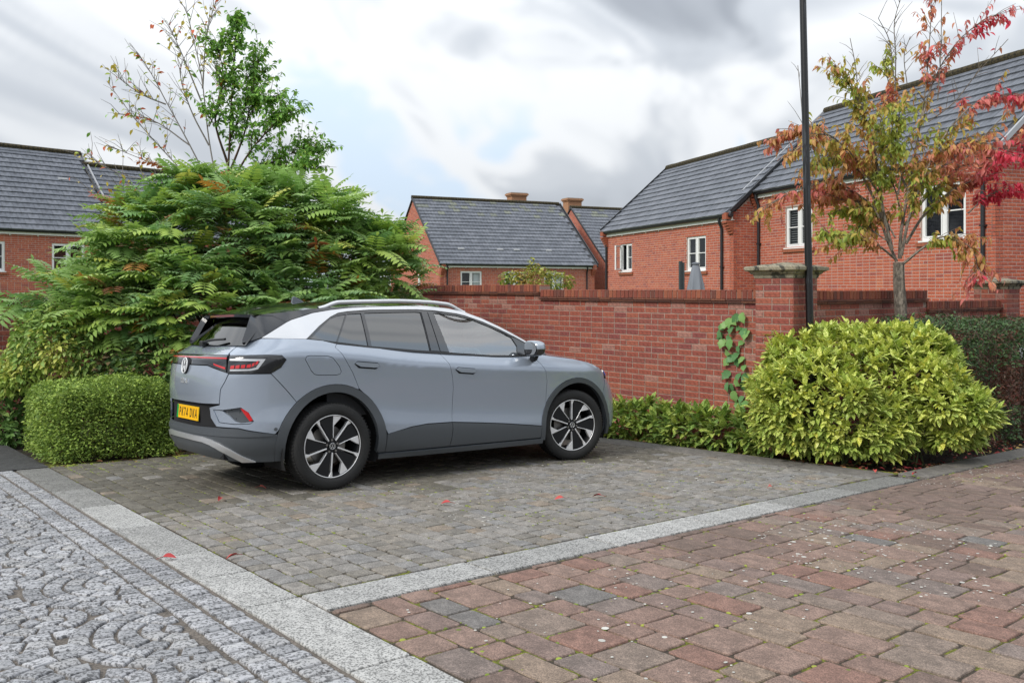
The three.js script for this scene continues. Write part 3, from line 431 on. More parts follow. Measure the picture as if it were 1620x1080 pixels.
// Side view outline (p, y) -> curved sheet with turned-in rim
function sheetPanel(poly, map, { off = 0, thick = .014, step = .045, holes = [], gap = .0022, mirror = false, curve = false } = {}) {
  const dens = c => { const o = []; for (let i = 0; i < c.length; i++) { const a = c[i], b = c[(i + 1) % c.length], L = Math.hypot(b[0] - a[0], b[1] - a[1]), n = Math.max(1, Math.ceil(L / (step * .6))); for (let k = 0; k < n; k++) o.push([mix(a[0], b[0], k / n), mix(a[1], b[1], k / n)]); } return o; };
  const round = c => { let o = c; for (let q = 0; q < (curve || 0); q++) { const z = []; for (let i = 0; i < o.length; i++) { const a = o[i], b = o[(i + 1) % o.length]; z.push([mix(a[0], b[0], .25), mix(a[1], b[1], .25)], [mix(a[0], b[0], .75), mix(a[1], b[1], .75)]); } o = z; } return o; };
  const area = c => c.reduce((s, p, i) => { const q = c[(i + 1) % c.length]; return s + p[0] * q[1] - q[0] * p[1]; }, 0) / 2;
  const inset = (c, g) => c.map((p, i) => { const a = c[(i + c.length - 1) % c.length], b = c[(i + 1) % c.length]; let nx = 0, ny = 0; for (const [s, e] of [[a, p], [p, b]]) { const l = Math.hypot(e[0] - s[0], e[1] - s[1]) || 1; nx += -(e[1] - s[1]) / l; ny += (e[0] - s[0]) / l; } const l = Math.hypot(nx, ny) || 1; return [p[0] + nx / l * g, p[1] + ny / l * g]; });
  let out = round(poly); if (area(out) < 0) out = out.slice().reverse(); out = dens(inset(out, gap));
  const hs = holes.map(h => { let c = h; if (area(c) < 0) c = c.slice().reverse(); return dens(inset(c, -gap)).reverse(); });
  const v2 = c => c.map(p => new THREE.Vector2(p[0], p[1]));
  const pts = [...out, ...hs.flat()].map(p => [p[0], p[1]]); let tris = THREE.ShapeUtils.triangulateShape(v2(out), hs.map(v2));
  for (let it = 0; it < 7; it++) { // split long edges alike on both sides
    const mid = new Map(), nt = []; let any = false;
    const M = (a, b) => { const A = pts[a], Bq = pts[b]; if (Math.hypot(A[0] - Bq[0], A[1] - Bq[1]) < step) return -1; const k = a < b ? a * 1e6 + b : b * 1e6 + a; if (!mid.has(k)) { mid.set(k, pts.length); pts.push([(A[0] + Bq[0]) / 2, (A[1] + Bq[1]) / 2]); } any = true; return mid.get(k); };
    for (const [a, b, c] of tris) { const x = M(a, b), y = M(b, c), z = M(c, a), k = (x >= 0) + (y >= 0) + (z >= 0);
      if (!k) nt.push([a, b, c]); else if (k === 3) nt.push([a, x, z], [x, b, y], [z, y, c], [x, y, z]);
      else if (k === 1) { if (x >= 0) nt.push([a, x, c], [x, b, c]); else if (y >= 0) nt.push([a, b, y], [a, y, c]); else nt.push([a, b, z], [z, b, c]); }
      else { if (x < 0) nt.push([a, b, y], [a, y, z], [z, y, c]); else if (y < 0) nt.push([b, c, z], [b, z, x], [x, z, a]); else nt.push([c, a, x], [c, x, y], [y, x, b]); } }
    tris = nt; if (!any) break;
  }
  const pos = [], nor = [], uv = [], idx = [], sg = mirror ? -1 : 1, e = .004, nrm = p => { const a = map(p[0] + e, p[1]).sub(map(p[0] - e, p[1])), b = map(p[0], p[1] + e).sub(map(p[0], p[1] - e)); return a.cross(b).normalize(); };
  const put = (p, d, n, nn) => { const q = map(p[0], p[1]).addScaledVector(n, d); pos.push(q.x, q.y, q.z * sg); nor.push(nn.x, nn.y, nn.z * sg); uv.push(p[0], p[1]); return pos.length / 3 - 1; };
  const ns = pts.map(nrm); pts.forEach((p, i) => put(p, off, ns[i], ns[i]));
  for (const [a, b, c] of tris) mirror ? idx.push(a, c, b) : idx.push(a, b, c);
  let base = 0; for (const c of [out, ...hs]) { const n = c.length; for (let i = 0; i < n; i++) { const a = base + i, b = base + (i + 1) % n; const A = map(...pts[a]), Bp = map(...pts[b]), sd = Bp.clone().sub(A).cross(ns[a]).normalize(); const i0 = put(pts[a], off, ns[a], sd), i1 = put(pts[b], off, ns[b], sd), i2 = put(pts[b], off - thick, ns[b], sd), i3 = put(pts[a], off - thick, ns[a], sd); mirror ? idx.push(i0, i1, i2, i0, i2, i3) : idx.push(i0, i2, i1, i0, i3, i2); } base += n; }
  const g = new THREE.BufferGeometry(); g.setAttribute('position', new THREE.Float32BufferAttribute(pos, 3)); g.setAttribute('normal', new THREE.Float32BufferAttribute(nor, 3)); g.setAttribute('uv', new THREE.Float32BufferAttribute(uv, 2)); g.setIndex(idx); return g;
}
const mPaint = phys([.315, .36, .43], .26, { clearcoat: 1, clearcoatRoughness: .01, metalness: .3 });
const mClad = phys([.060, .068, .077], .5, { clearcoat: .25, clearcoatRoughness: .35 }), mSilver = phys([.60, .61, .63], .28, { metalness: .55, clearcoat: .6, clearcoatRoughness: .1 });
const mSilverLite = phys([.66, .67, .69], .3, { metalness: .35, clearcoat: .8, clearcoatRoughness: .06 });
const mGloss = phys([.012, .013, .016], .12, { clearcoat: 1, clearcoatRoughness: .03 }), mTrim = std([.014, .015, .017], .55), mShell = std([.006, .006, .007], .9);
const mPriv = phys([.03, .034, .038], .01, { transmission: 1, thickness: 0, ior: 2.2 }), mGlass = phys([.40, .50, .50], .01, { transmission: 1, thickness: 0, ior: 2.9 });
const mRear = phys([.03, .035, .035], .01, { transmission: 1, thickness: 0, ior: 1.9 });
const mRed = phys([.52, .008, .012], .18, { clearcoat: 1, emissive: lin(.02, 0, 0) }), mRedDeep = phys([.16, .006, .010], .15, { clearcoat: 1, clearcoatRoughness: .02 });
const mLens = phys([.55, .5, .5], .03, { transmission: .9, thickness: 0, ior: 1.6 }), mChrome = phys([.72, .73, .75], .12, { metalness: 1 });
const pan = (name, mat, poly, map, o = {}, parent = car) => mesh(name, sheetPanel(poly, map, o), mat, parent);
const both = (name, mat, poly, map, o = {}) => { const r = pan(name, mat, poly, map, o); pan(name, mat, poly, map, { ...o, mirror: true }); return r; };
const arc = (cx, cy, rx, ry, a0, a1, n) => Array.from({ length: n + 1 }, (_, i) => { const a = mix(a0, a1, i / n); return [cx + Math.cos(a) * rx, cy + Math.sin(a) * ry]; });
const mp = p => 2 * PC - p;                                        // the same place on the car's left side, for panels that run round the tail
const around = (right) => [...right, ...right.slice().reverse().map(([p, y]) => [mp(p), y])];
const AX = 2.86, RA = [.01, .36], PI = Math.PI;
const rearArchO = arc(RA[0], RA[1], .52, .53, 0, PI, 28), frontArchO = arc(AX, .36, .505, .50, 0, PI, 28);
const clip = (a, f) => a.filter(f);
const seamRD = [[.045, 1.232], [.02, 1.205], [.07, 1.15], [.18, .98], [.245, .845]], seamFD = [[1.12, 1.145], [1.20, 1.04], [1.235, .92], [1.25, .82], [1.24, .56], [1.238, .496]], seamFE = [[2.25, 1.118], [2.36, 1.02], [2.41, .94], [2.43, .84], [2.42, .60], [2.385, .385]];
const archRD = clip(rearArchO, ([x, y]) => x > .245 && y > .43).reverse();        // from the door seam down to the sill line
both('inner_shell', mShell, [[PC, .34], [-.52, .30], [-.52, .36], ...arc(RA[0], .36, .47, .48, PI, 0, 20), [.50, .25], [2.38, .25], ...arc(AX, .36, .46, .46, PI, 0, 20), [3.36, .3], [PFC, .3], [PFC, .9], [3.2, .98], [2.5, 1.08], [1.2, 1.12], [.1, 1.2], [-.6, 1.2], [PC, 1.12]], B, { off: -.03, thick: .002, step: .12 });
const handlePocket = (x, y) => [[x, y], [x + .03, y + .022], [x + .23, y + .004], [x + .255, y - .022], [x + .215, y - .05], [x + .045, y - .036]];
both('rear_door', mPaint, [...seamRD, ...archRD, [.545, .432], [.78, .48], [.96, .497], ...seamFD.slice().reverse(), [.87, 1.160], [.38, 1.198]], B, { holes: [handlePocket(.19, 1.06)] });
both('front_door', mPaint, [...seamFD, [1.53, .473], [1.87, .443], [2.385, .385], ...seamFE.slice().reverse(), [2.05, 1.102], [1.75, 1.102], [1.17, 1.14]], B, { holes: [handlePocket(1.265, .985)] });
for (const [x, y] of [[.19, 1.06], [1.265, .985]]) { both('handle_cup', mTrim, handlePocket(x, y), B, { off: -.028, thick: .0, gap: -.004 }); both('door_handle', mPaint, [[x + .004, y + .001], [x + .032, y + .02], [x + .228, y + .003], [x + .25, y - .018], [x + .236, y - .036], [x + .2, y - .038], [x + .06, y - .027]], B, { off: .010, thick: .016, step: .03 }); }
const archFE = clip(frontArchO, ([x, y]) => y > .385 && x < 3.26).reverse();       // seam round the wheel to the bumper
both('front_fender', mPaint, [[2.25, 1.135], ...seamFE.slice(1), ...archFE, [3.29, .78], [3.30, .90], [3.22, .965], [3.06, 1.02], [2.85, 1.06], [2.6, 1.088], [2.42, 1.11]], B);
const lightTip = [[-.548, .996], [-.473, 1.044], [-.431, 1.107], [-.468, 1.143], [-.569, 1.147], [-.886, 1.143]];
const flap = [[-.272, 1.105], [-.262, 1.130], [-.235, 1.138], [-.07, 1.134], [-.02, 1.118], [.044, 1.046], [.067, .998], [.058, .978], [.024, .969], [-.145, .972], [-.184, .980], [-.215, 1.01]];
const archQ = clip(rearArchO, ([x, y]) => x < .245 && x > -.34 && y > .6);
both('rear_quarter_panel', mPaint, [...seamRD.slice(0, 4), [.245, .845], ...archQ, [-.338, .756], [-.388, .815], [-.466, .904], ...lightTip, [-.907, 1.16], [-.895, 1.19], [-.868, 1.228], [-.80, 1.245], [-.648, 1.28], [-.45, 1.282], [-.23, 1.276], [-.08, 1.262]], B, { holes: [flap] });
both('charge_flap', mPaint, flap, B, { gap: .003, step: .05 });
const inlet = [[-1.03, .70], [-.927, .698], [-.771, .722], [-.712, .682], [-.672, .612], [-.697, .592], [-.822, .587], [-.965, .597]];
both('rear_bumper', mPaint, [[-.548, .993], [-.466, .902], [-.388, .813], [-.338, .754], ...clip(rearArchO, ([x, y]) => x < -.34 && y > .505), [-.51, .502], [-.696, .536], [-.788, .557], [-.99, .562], [-1.06, .63], [-1.075, .715], [-.957, .739], [-.957, .744], [-.943, .868], [-.9, .936], [-.872, .993]], B, { holes: [inlet] });
both('bumper_recess', mClad, inlet, B, { off: -.03, thick: .0, gap: -.012 });
both('bumper_blade', mPaint, [[-1.03, .698], [-.935, .694], [-.87, .655], [-.815, .612], [-.77, .600], [-.675, .610], [-.697, .592], [-.822, .587], [-.965, .597]], B, { off: -.008, thick: .02, step: .03, gap: .003 });
both('rear_reflector', mRed, [[-.784, .718], [-.747, .715], [-.70, .675], [-.676, .618], [-.703, .606], [-.742, .657]], B, { off: -.012, thick: .015, step: .03, gap: .004 });
pan('tailgate', mPaint, around([[-.878, .994], [-.904, .936], [-.947, .868], [-.961, .748], [-1.17, .742], [-1.4, .742]]).concat(around([[-.885, 1.0], [-.99, 1.027], [-1.123, 1.056], [-1.35, 1.056]]).reverse()), B, {});
pan('tailgate_upper', mPaint, around([[-.912, 1.146], [-.913, 1.16], [-.901, 1.19], [-.874, 1.226], [-1.2, 1.228]]), B, {});
pan('plate_panel', mClad, around([[-.965, .736], [-1.06, .715], [-1.0, .575], [-.98, .562], [-1.3, .556]]), B, { off: -.035, gap: -.006 });
pan('rear_skirt', mClad, around([[-.492, .498], [-.696, .532], [-.788, .553], [-.973, .556], [-1.3, .55]]).concat(around([[-.51, .27], [-.65, .272], [-.885, .279], [-1.352, .304]]).reverse()), B, { off: .004, step: .05 });
pan('skirt_lip', mClad, around([[-.52, .503], [-.696, .512], [-.97, .518], [-1.3, .514]]).concat(around([[-.53, .49], [-.72, .485], [-.98, .488], [-1.3, .486]]).reverse()), B, { off: .012, step: .05, gap: 0 });
pan('skid_strip', mSilver, around([[-.66, .28], [-.76, .328], [-.856, .386], [-.96, .43], [-1.051, .459], [-1.162, .473], [-1.45, .474]]).concat(around([[-.775, .277], [-.84, .313], [-.902, .347], [-1.0, .388], [-1.07, .41], [-1.171, .425], [-1.45, .428]]).reverse()), B, { off: .016, thick: .02, step: .05 });
// tail lamps: dark glossy housings with a red light band across the tail
both('tail_lamp', mGloss, [...lightTip, [-.886, 1.142], [-.886, .998], [-.703, .996]], B, { off: .003, step: .04 });
both('lamp_surround', mSilver, [[-.872, 1.114], [-.59, 1.114], [-.60, 1.098], [-.645, 1.032], [-.70, 1.020], [-.862, 1.016], [-.862, 1.030], [-.71, 1.033], [-.66, 1.045], [-.628, 1.096], [-.872, 1.100]], B, { off: .006, step: .03, gap: 0 });
for (let i = 0; i < 6; i++) { const t0 = i / 6, P = t => t < .62 ? [-.862 + t / .62 * .16, 1.046 + t * .02] : [-.702 + (t - .62) / .38 * .062, 1.058 + (t - .62) / .38 * .034]; const a = P(t0 + .015), b = P(t0 + .135); both('red_lamp_segment', mRed, [[a[0], a[1] - .013], [b[0], b[1] - .013], [b[0] + .004, b[1] + .014], [a[0] + .004, a[1] + .012]], B, { off: .009, thick: .006, step: .03, gap: 0 }); }
pan('light_bar', mGloss, around([[-.893, 1.002], [-.896, 1.07], [-.908, 1.140], [-1.2, 1.142]]).concat(around([[-.893, 1.002], [-.99, 1.031], [-1.123, 1.060], [-1.35, 1.060]]).reverse()), B, { off: .003, step: .05 });
pan('red_light_strip', mRed, around([[-.90, 1.112], [-.902, 1.122], [-1.3, 1.124]]).concat(around([[-.90, 1.112], [-1.3, 1.114]]).reverse()), B, { off: .008, thick: .006, step: .05, gap: 0 });
both('red_lamp_segment', mRed, [[-.905, 1.030], [-.905, 1.046], [-1.04, 1.076], [-1.03, 1.062]], B, { off: .008, thick: .006, step: .03, gap: 0 });
// cladding round the wheels, along the doors, and the sill
const archBand = (c, o, i, n, y0) => [...[[c[0] + o[0], y0]], ...arc(c[0], c[1], o[0], o[1], 0, PI, n), [c[0] - o[0], y0], [c[0] - i[0], y0], ...arc(c[0], c[1], i[0], i[1], PI, 0, n), [c[0] + i[0], y0]];
both('rear_arch_cladding', mClad, archBand(RA, [.52, .53], [.437, .462], 26, .275), B, { off: .010, thick: .05, step: .05 });
both('front_arch_cladding', mClad, archBand([AX, .36], [.505, .50], [.447, .447], 26, .24), B, { off: .010, thick: .05, step: .05 });
both('door_cladding', mClad, [[.533, .272], [.533, .43], [.78, .477], [.96, .494], [1.236, .491], [1.243, .43], [1.238, .37], [1.222, .272]], B, { off: .007 });
both('door_cladding', mClad, [[1.224, .272], [1.240, .37], [1.245, .43], [1.238, .491], [1.53, .470], [1.87, .440], [2.36, .384], [2.355, .30], [2.35, .268]], B, { off: .007 });
both('sill', mClad, [[.47, .215], [.47, .262], [2.38, .258], [2.38, .212]], B, { off: .018, thick: .08, step: .08 });
// front end
pan('front_bumper', mPaint, (() => { const fm = p => 2 * PFC - p, r = [[3.30, .78], ...clip(frontArchO, ([x, y]) => x > 3.25 && y < .72 && y > .3).reverse(), [3.42, .30], [3.9, .32], [4.2, .32]]; const t = [[3.31, .84], [3.45, .82], [3.9, .80]]; return [...r, ...r.slice().reverse().map(([p, y]) => [fm(p), y]), ...t.map(([p, y]) => [fm(p), y]), ...t.slice().reverse()]; })(), B, { step: .08 });
both('head_lamp', mGloss, [[3.31, .90], [3.31, .85], [3.46, .83], [3.75, .82], [3.75, .90], [3.5, .93], [3.33, .945]], B, { off: .004, step: .04, curve: 1 });
both('lamp_lens', phys([.08, .16, .62], .05, { clearcoat: 1 }), [[3.33, .91], [3.34, .865], [3.5, .85], [3.5, .905], [3.42, .925]], B, { off: .010, thick: .005, step: .03 });
{ const HN = 26, HM = 14, pos = [], idx = [], hood = (a, b) => { const x = mix(2.42, 3.42, a), e = B(Math.min(x, 3.3), lerpT([[2.42, 1.112], [2.6, 1.09], [2.85, 1.062], [3.06, 1.022], [3.22, .967], [3.42, .93]], x)), z = b * Math.min(e.z, .80) * 1.0, y = e.y + (1 - b * b) * mix(.055, .045, a) * (1 - .2 * a); return V(x + (1 - b * b) * mix(.22, .06, a) * (a < .9 ? 1 : .9), y + .004, z); };
  for (let i = 0; i <= HN; i++) for (let j = 0; j <= HM; j++) { const p = hood(i / HN, j / HM * 2 - 1); pos.push(p.x, p.y, p.z); } for (let i = 0; i < HN; i++) for (let j = 0; j < HM; j++) { const k = i * (HM + 1) + j; idx.push(k, k + 1, k + HM + 2, k, k + HM + 2, k + HM + 1); }
  const g = new THREE.BufferGeometry(); g.setAttribute('position', new THREE.Float32BufferAttribute(pos, 3)); g.setIndex(idx); g.computeVertexNormals(); mesh('bonnet', g, mPaint, car); }
// glasshouse
const T0 = herm([[-.56, 1.475], [-.35, 1.50], [-.1, 1.535], [.075, 1.548], [.26, 1.562], [.49, 1.573], [.9, 1.588], [1.19, 1.585], [1.4, 1.572], [1.5, 1.558], [1.6, 1.540], [1.79, 1.479], [1.98, 1.398], [2.168, 1.306], [2.36, 1.204], [2.52, 1.112]]);
const dloTop = [[-.212, 1.273], [-.068, 1.387], [.057, 1.467], [.143, 1.503], [.242, 1.519], [.478, 1.538], [1.004, 1.552], [1.2, 1.548], [1.481, 1.522], [1.582, 1.503], [1.777, 1.446], [1.967, 1.369], [2.158, 1.282], [2.422, 1.148]];
const archTop = [[1.19, 1.585], [.9, 1.586], [.489, 1.568], [.261, 1.552], [.075, 1.53], [-.107, 1.499], [-.299, 1.439], [-.346, 1.416], [-.558, 1.283]];
both('roof_arch_trim', mSilverLite, [[2.50, 1.115], [2.422, 1.148], ...dloTop.slice(7, 13).reverse(), [1.2, 1.548], ...dloTop.slice(0, 7).reverse(), [-.558, 1.283], ...archTop.slice(0, -1).reverse(), [1.4, 1.572], [1.5, 1.557], [1.6, 1.539], [1.79, 1.478], [1.98, 1.397], [2.168, 1.305], [2.36, 1.203]], G, { off: .004, step: .06 });
both('roof_side_panel', mGloss, [[.489, 1.57], [.261, 1.554], [.075, 1.532], [-.107, 1.501], [-.299, 1.441], [-.346, 1.418], [-.44, 1.472], [-.56, 1.478], [-.35, 1.503], [-.1, 1.538], [.075, 1.551], [.26, 1.565]], G, { off: .003, thick: .04, gap: .001 });
const belt = [[-.212, 1.273], [.05, 1.242], [.373, 1.204], [.862, 1.163], [1.029, 1.153], [1.246, 1.138], [1.74, 1.104], [2.02, 1.10], [2.25, 1.108], [2.422, 1.135]];
const glassHoles = [[[-.178, 1.274], [-.039, 1.384], [.07, 1.46], [.137, 1.484], [.222, 1.497], [.058, 1.248]], [[.24, 1.499], [.384, 1.509], [.370, 1.213], [.068, 1.242]], [[.421, 1.512], [.75, 1.525], [.998, 1.533], [1.052, 1.530], [1.029, 1.163], [.862, 1.172], [.406, 1.211]], [[1.205, 1.526], [1.475, 1.507], [1.677, 1.464], [1.865, 1.395], [2.018, 1.328], [2.10, 1.287], [2.135, 1.20], [2.10, 1.112], [1.739, 1.112], [1.249, 1.147]]];
both('window_surround', mGloss, [...dloTop, ...belt.slice().reverse().map(([x, y]) => [x, y - .006])], G, { off: -.004, thick: .02, holes: glassHoles, step: .07, gap: .001 });
['quarter_window', 'rear_door_window', 'rear_door_window', 'front_door_window'].forEach((n, i) => both(n, i < 3 ? mPriv : mGlass, glassHoles[i], G, { off: -.012, thick: 0, gap: -.004, step: .06 }));
both('belt_trim', mTrim, [...belt.map(([x, y]) => [x, y + .006]), ...belt.slice().reverse().map(([x, y]) => [x, y - .012])], G, { off: .008, thick: .02, gap: 0 });
{ // black door-edge lines and B pillar seam stay open gaps in the surround: a pillar applique with a seam
  both('pillar_trim', mGloss, [[1.058, 1.532], [1.128, 1.532], [1.134, 1.158], [1.034, 1.163]], G, { off: .002, thick: .01 });
  both('pillar_trim', mGloss, [[1.134, 1.532], [1.20, 1.528], [1.244, 1.148], [1.142, 1.157]], G, { off: .002, thick: .01 });
}
// roof, windscreen, rear window and spoiler
function loft(fn, nu, nv) { const pos = [], idx = [], uv = []; for (let i = 0; i <= nu; i++) for (let j = 0; j <= nv; j++) { const p = fn(i / nu, j / nv * 2 - 1); pos.push(p.x, p.y, p.z); uv.push(i / nu, j / nv); } for (let i = 0; i < nu; i++) for (let j = 0; j < nv; j++) { const k = i * (nv + 1) + j; idx.push(k, k + 1, k + nv + 2, k, k + nv + 2, k + nv + 1); } const g = new THREE.BufferGeometry(); g.setAttribute('position', new THREE.Float32BufferAttribute(pos, 3)); g.setAttribute('uv', new THREE.Float32BufferAttribute(uv, 2)); g.setIndex(idx); g.computeVertexNormals(); return g; }
const CR = herm([[-.62, 1.505], [-.3, 1.575], [0, 1.612], [.5, 1.638], [1.0, 1.638], [1.5, 1.605]]);
mesh('roof', loft((a, b) => { const x = mix(-.52, 1.5, a), s = G(x, T0(x)); return V(x, s.y + (CR(x) - s.y) * (1 - Math.abs(b) ** 2.4), s.z * b); }, 40, 24), mGloss, car);
mesh('headliner', loft((a, b) => { const x = mix(-.5, 1.5, a), s = G(x, T0(x)); return V(x, s.y - .03 + (CR(x) - s.y) * (1 - Math.abs(b) ** 2.4), (s.z - .02) * b); }, 20, 12), std([.12, .12, .12], .9), car);
mesh('windscreen', loft((a, b) => { const x = mix(1.5, 2.52, a), s = G(x, T0(x)), k = 1 - b * b; return V(x + k * mix(-.02, .22, a), s.y + k * mix(.047, -.01, a) - .004, s.z * b * .995); }, 20, 16), mGlass, car);
const rw = (y, b) => { const k = (y - 1.225) / .235, z = b * mix(.675, .615, k), x = mix(-.775, -.565, k) + .085 * b * b; return V(x, y, z); };
mesh('rear_window', loft((a, b) => rw(mix(1.222, 1.475, a), b), 10, 18), mRear, car);
mesh('spoiler', loft((a, b) => { const x = mix(-.50, -.655, a) + .06 * b * b * a, s = G(-.5, T0(-.5)), z = (s.z - .005) * b; return V(x, mix(CR(-.5) - (CR(-.5) - s.y) * Math.abs(b) ** 2.4, 1.497 - .02 * b * b, a), z); }, 8, 20), mGloss, car);
mesh('spoiler_lip', loft((a, b) => { const s = G(-.5, T0(-.5)), z = (s.z - .005) * b; return V(-.655 + .06 * b * b + a * .07, 1.497 - .02 * b * b - Math.sin(a * PI / 2) * .035, z); }, 5, 20), mGloss, car);
mesh('brake_light', loft((a, b) => V(-.655 + .008 + .06 * b * b * .2, 1.487 - a * .018, b * .28), 1, 10), mRedDeep, car);
for (const s of [1, -1]) { // dark fins beside the rear window
  const q = [[-.558, 1.283], [-.346, 1.416], [-.44, 1.47], [-.60, 1.475], [-.615, 1.45], [-.65, 1.37], [-.695, 1.27], [-.70, 1.240], [-.64, 1.256]];
  const fin = (x, y) => { const g0 = G(x, y); g0.z = Math.min(g0.z, .70); return g0; };
  mesh('rear_fin', sheetPanel(q, fin, { off: .006, thick: .06, step: .05, mirror: s < 0 }), mGloss, car);
}
for (const s of [1, -1]) { // roof rails
  const pts = [], n = 26; for (let i = 0; i <= n; i++) { const x = mix(-.02, 1.62, i / n), e = Math.min(i, n - i) / n, h = .045 * sstep(0, .12, e) - .012; pts.push(V(x, Math.max(T0(x), 0) + .012 + h, (G(x, T0(x)).z - .035) * s)); }
  const g = new THREE.TubeGeometry(new THREE.CatmullRomCurve3(pts), 50, .019, 8); g.scale(1, 1, 1); mesh('roof_rail', g, mSilverLite, car);
}
mesh('shark_fin_aerial', (() => { const s = new THREE.Shape([[-.10, 0], [.10, 0], [.02, .035], [-.07, .075], [-.085, .07]].map(p => new THREE.Vector2(...p))); return new THREE.ExtrudeGeometry(s, { depth: .012, bevelEnabled: true, bevelSize: .008, bevelThickness: .012, bevelSegments: 2 }).scale(.7, .75, .8).translate(.1, 1.612, -.006); })(), phys([.10, .115, .135], .3, { clearcoat: 1 }), car);
{ const a = rw(1.235, -.05), b = rw(1.265, .55); mesh('rear_wiper', merge([new THREE.TubeGeometry(new THREE.CatmullRomCurve3([a.clone().add(V(-.02, .01, 0)), a.clone().lerp(b, .5).add(V(-.05, .015, 0)), b.clone().add(V(-.03, .01, 0))]), 12, .011, 6), box(.05, .05, .07, a.x - .02, a.y, a.z, .012)]), mTrim, car); }
// door mirrors
for (const s of [1, -1]) {
  const shape = (sx, sy, sz, y0, y1) => { const g = new THREE.SphereGeometry(1, 28, 18), p = g.attributes.position; for (let i = 0; i < p.count; i++) { let x = p.getX(i), y = p.getY(i), z = p.getZ(i); const sq = v => Math.sign(v) * Math.abs(v) ** .72; x = sq(x); y = sq(y); z = sq(z); if (x < -.45) x = -.45 - (x + .45) * -.25; y = clamp(y, y0, y1); p.setXYZ(i, x * sx * (1 - .18 * z), y * sy * (1 - .12 * z) , z * sz); } g.computeVertexNormals(); return g; };
  const m = new THREE.Group(); m.name = 'door_mirror'; m.position.set(2.20, 1.175, .985 * s); m.scale.z = s; m.rotation.y = -.12 * s; car.add(m);
  mesh('mirror_cap', shape(.105, .082, .122, -.1, 1), mChrome.clone(), m).material = phys([.30, .34, .39], .16, { clearcoat: 1, clearcoatRoughness: .02, metalness: .5 });
  mesh('mirror_base', shape(.102, .08, .118, -1, -.08), mGloss, m);
  mesh('mirror_glass', new THREE.CircleGeometry(1, 24).scale(.105, .068, 1).rotateY(-PI / 2).translate(-.056, .0, 0), mChrome, m);
  mesh('mirror_stalk', new THREE.TubeGeometry(new THREE.CatmullRomCurve3([V(.02, -.065, -.01), V(.03, -.1, -.05), V(.05, -.105, -.12)]), 8, .032, 8), mTrim, m);
}
// wheels
const tyreProf = [[.262, -.085], [.272, -.108], [.30, -.119], [.335, -.116], [.357, -.103], [.3655, -.085], [.366, -.04], [.366, .04], [.3655, .085], [.357, .103], [.335, .116], [.30, .119], [.272, .108], [.262, .085]].map(p => new THREE.Vector2(...p));
const mTyre = std([.022, .022, .022], .78, { map: T.mortar, bumpMap: T.grainBump, bumpScale: .002 }), mRim = phys([.008, .0085, .01], .5, { specularIntensity: .6 }), mMach = phys([.80, .80, .81], .35, { metalness: .55 }), mDisc = phys([.22, .21, .2], .45, { metalness: .9 });
const tyreGeo = new THREE.LatheGeometry(tyreProf, 64).rotateX(PI / 2);
const treadGeo = (() => { const L = []; for (let i = 0; i < 76; i++) for (const s of [-1, 1]) L.push(box(.012, .010, .058, 0, .3645, s * .072).rotateZ(i / 76 * PI * 2)); for (const z of [-.034, 0, .034]) L.push(new THREE.TorusGeometry(.3655, .004, 4, 60).translate(0, 0, z)); return merge(L); })();
const pol = (r, a) => new THREE.Vector2(r * .262 * Math.cos(a * PI / 180), r * .262 * Math.sin(a * PI / 180));
const ext = (pts, d, b = .002) => new THREE.ExtrudeGeometry(new THREE.Shape(pts), { depth: d, bevelEnabled: true, bevelSize: b, bevelThickness: b, bevelSegments: 1 });
const arcP = (r, a0, a1, n = 5) => Array.from({ length: n + 1 }, (_, i) => pol(r, mix(a0, a1, i / n)));
const emblem = (R, parent, mat, disc) => { const L = [new THREE.TorusGeometry(R * .9, R * .055, 6, 36)], bar = (x0, y0, x1, y1) => { const d = Math.hypot(x1 - x0, y1 - y0) * R; L.push(box(d, R * .10, R * .10).rotateZ(Math.atan2(y1 - y0, x1 - x0)).translate((x0 + x1) / 2 * R, (y0 + y1) / 2 * R, 0)); }; bar(-.36, .80, 0, .10); bar(.36, .80, 0, .10); bar(-.74, .46, -.36, -.68); bar(-.36, -.68, 0, .0); bar(0, .0, .36, -.68); bar(.36, -.68, .74, .46); const g = new THREE.Group(); g.name = 'emblem'; parent.add(g); mesh('emblem_mark', merge(L), mat, g); mesh('emblem_disc', new THREE.CylinderGeometry(R * .98, R * 1.02, R * .3, 32).rotateX(PI / 2).translate(0, 0, -R * .18), disc, g); return g; };
const mEmb = phys([.75, .76, .77], .25, { metalness: .6 });
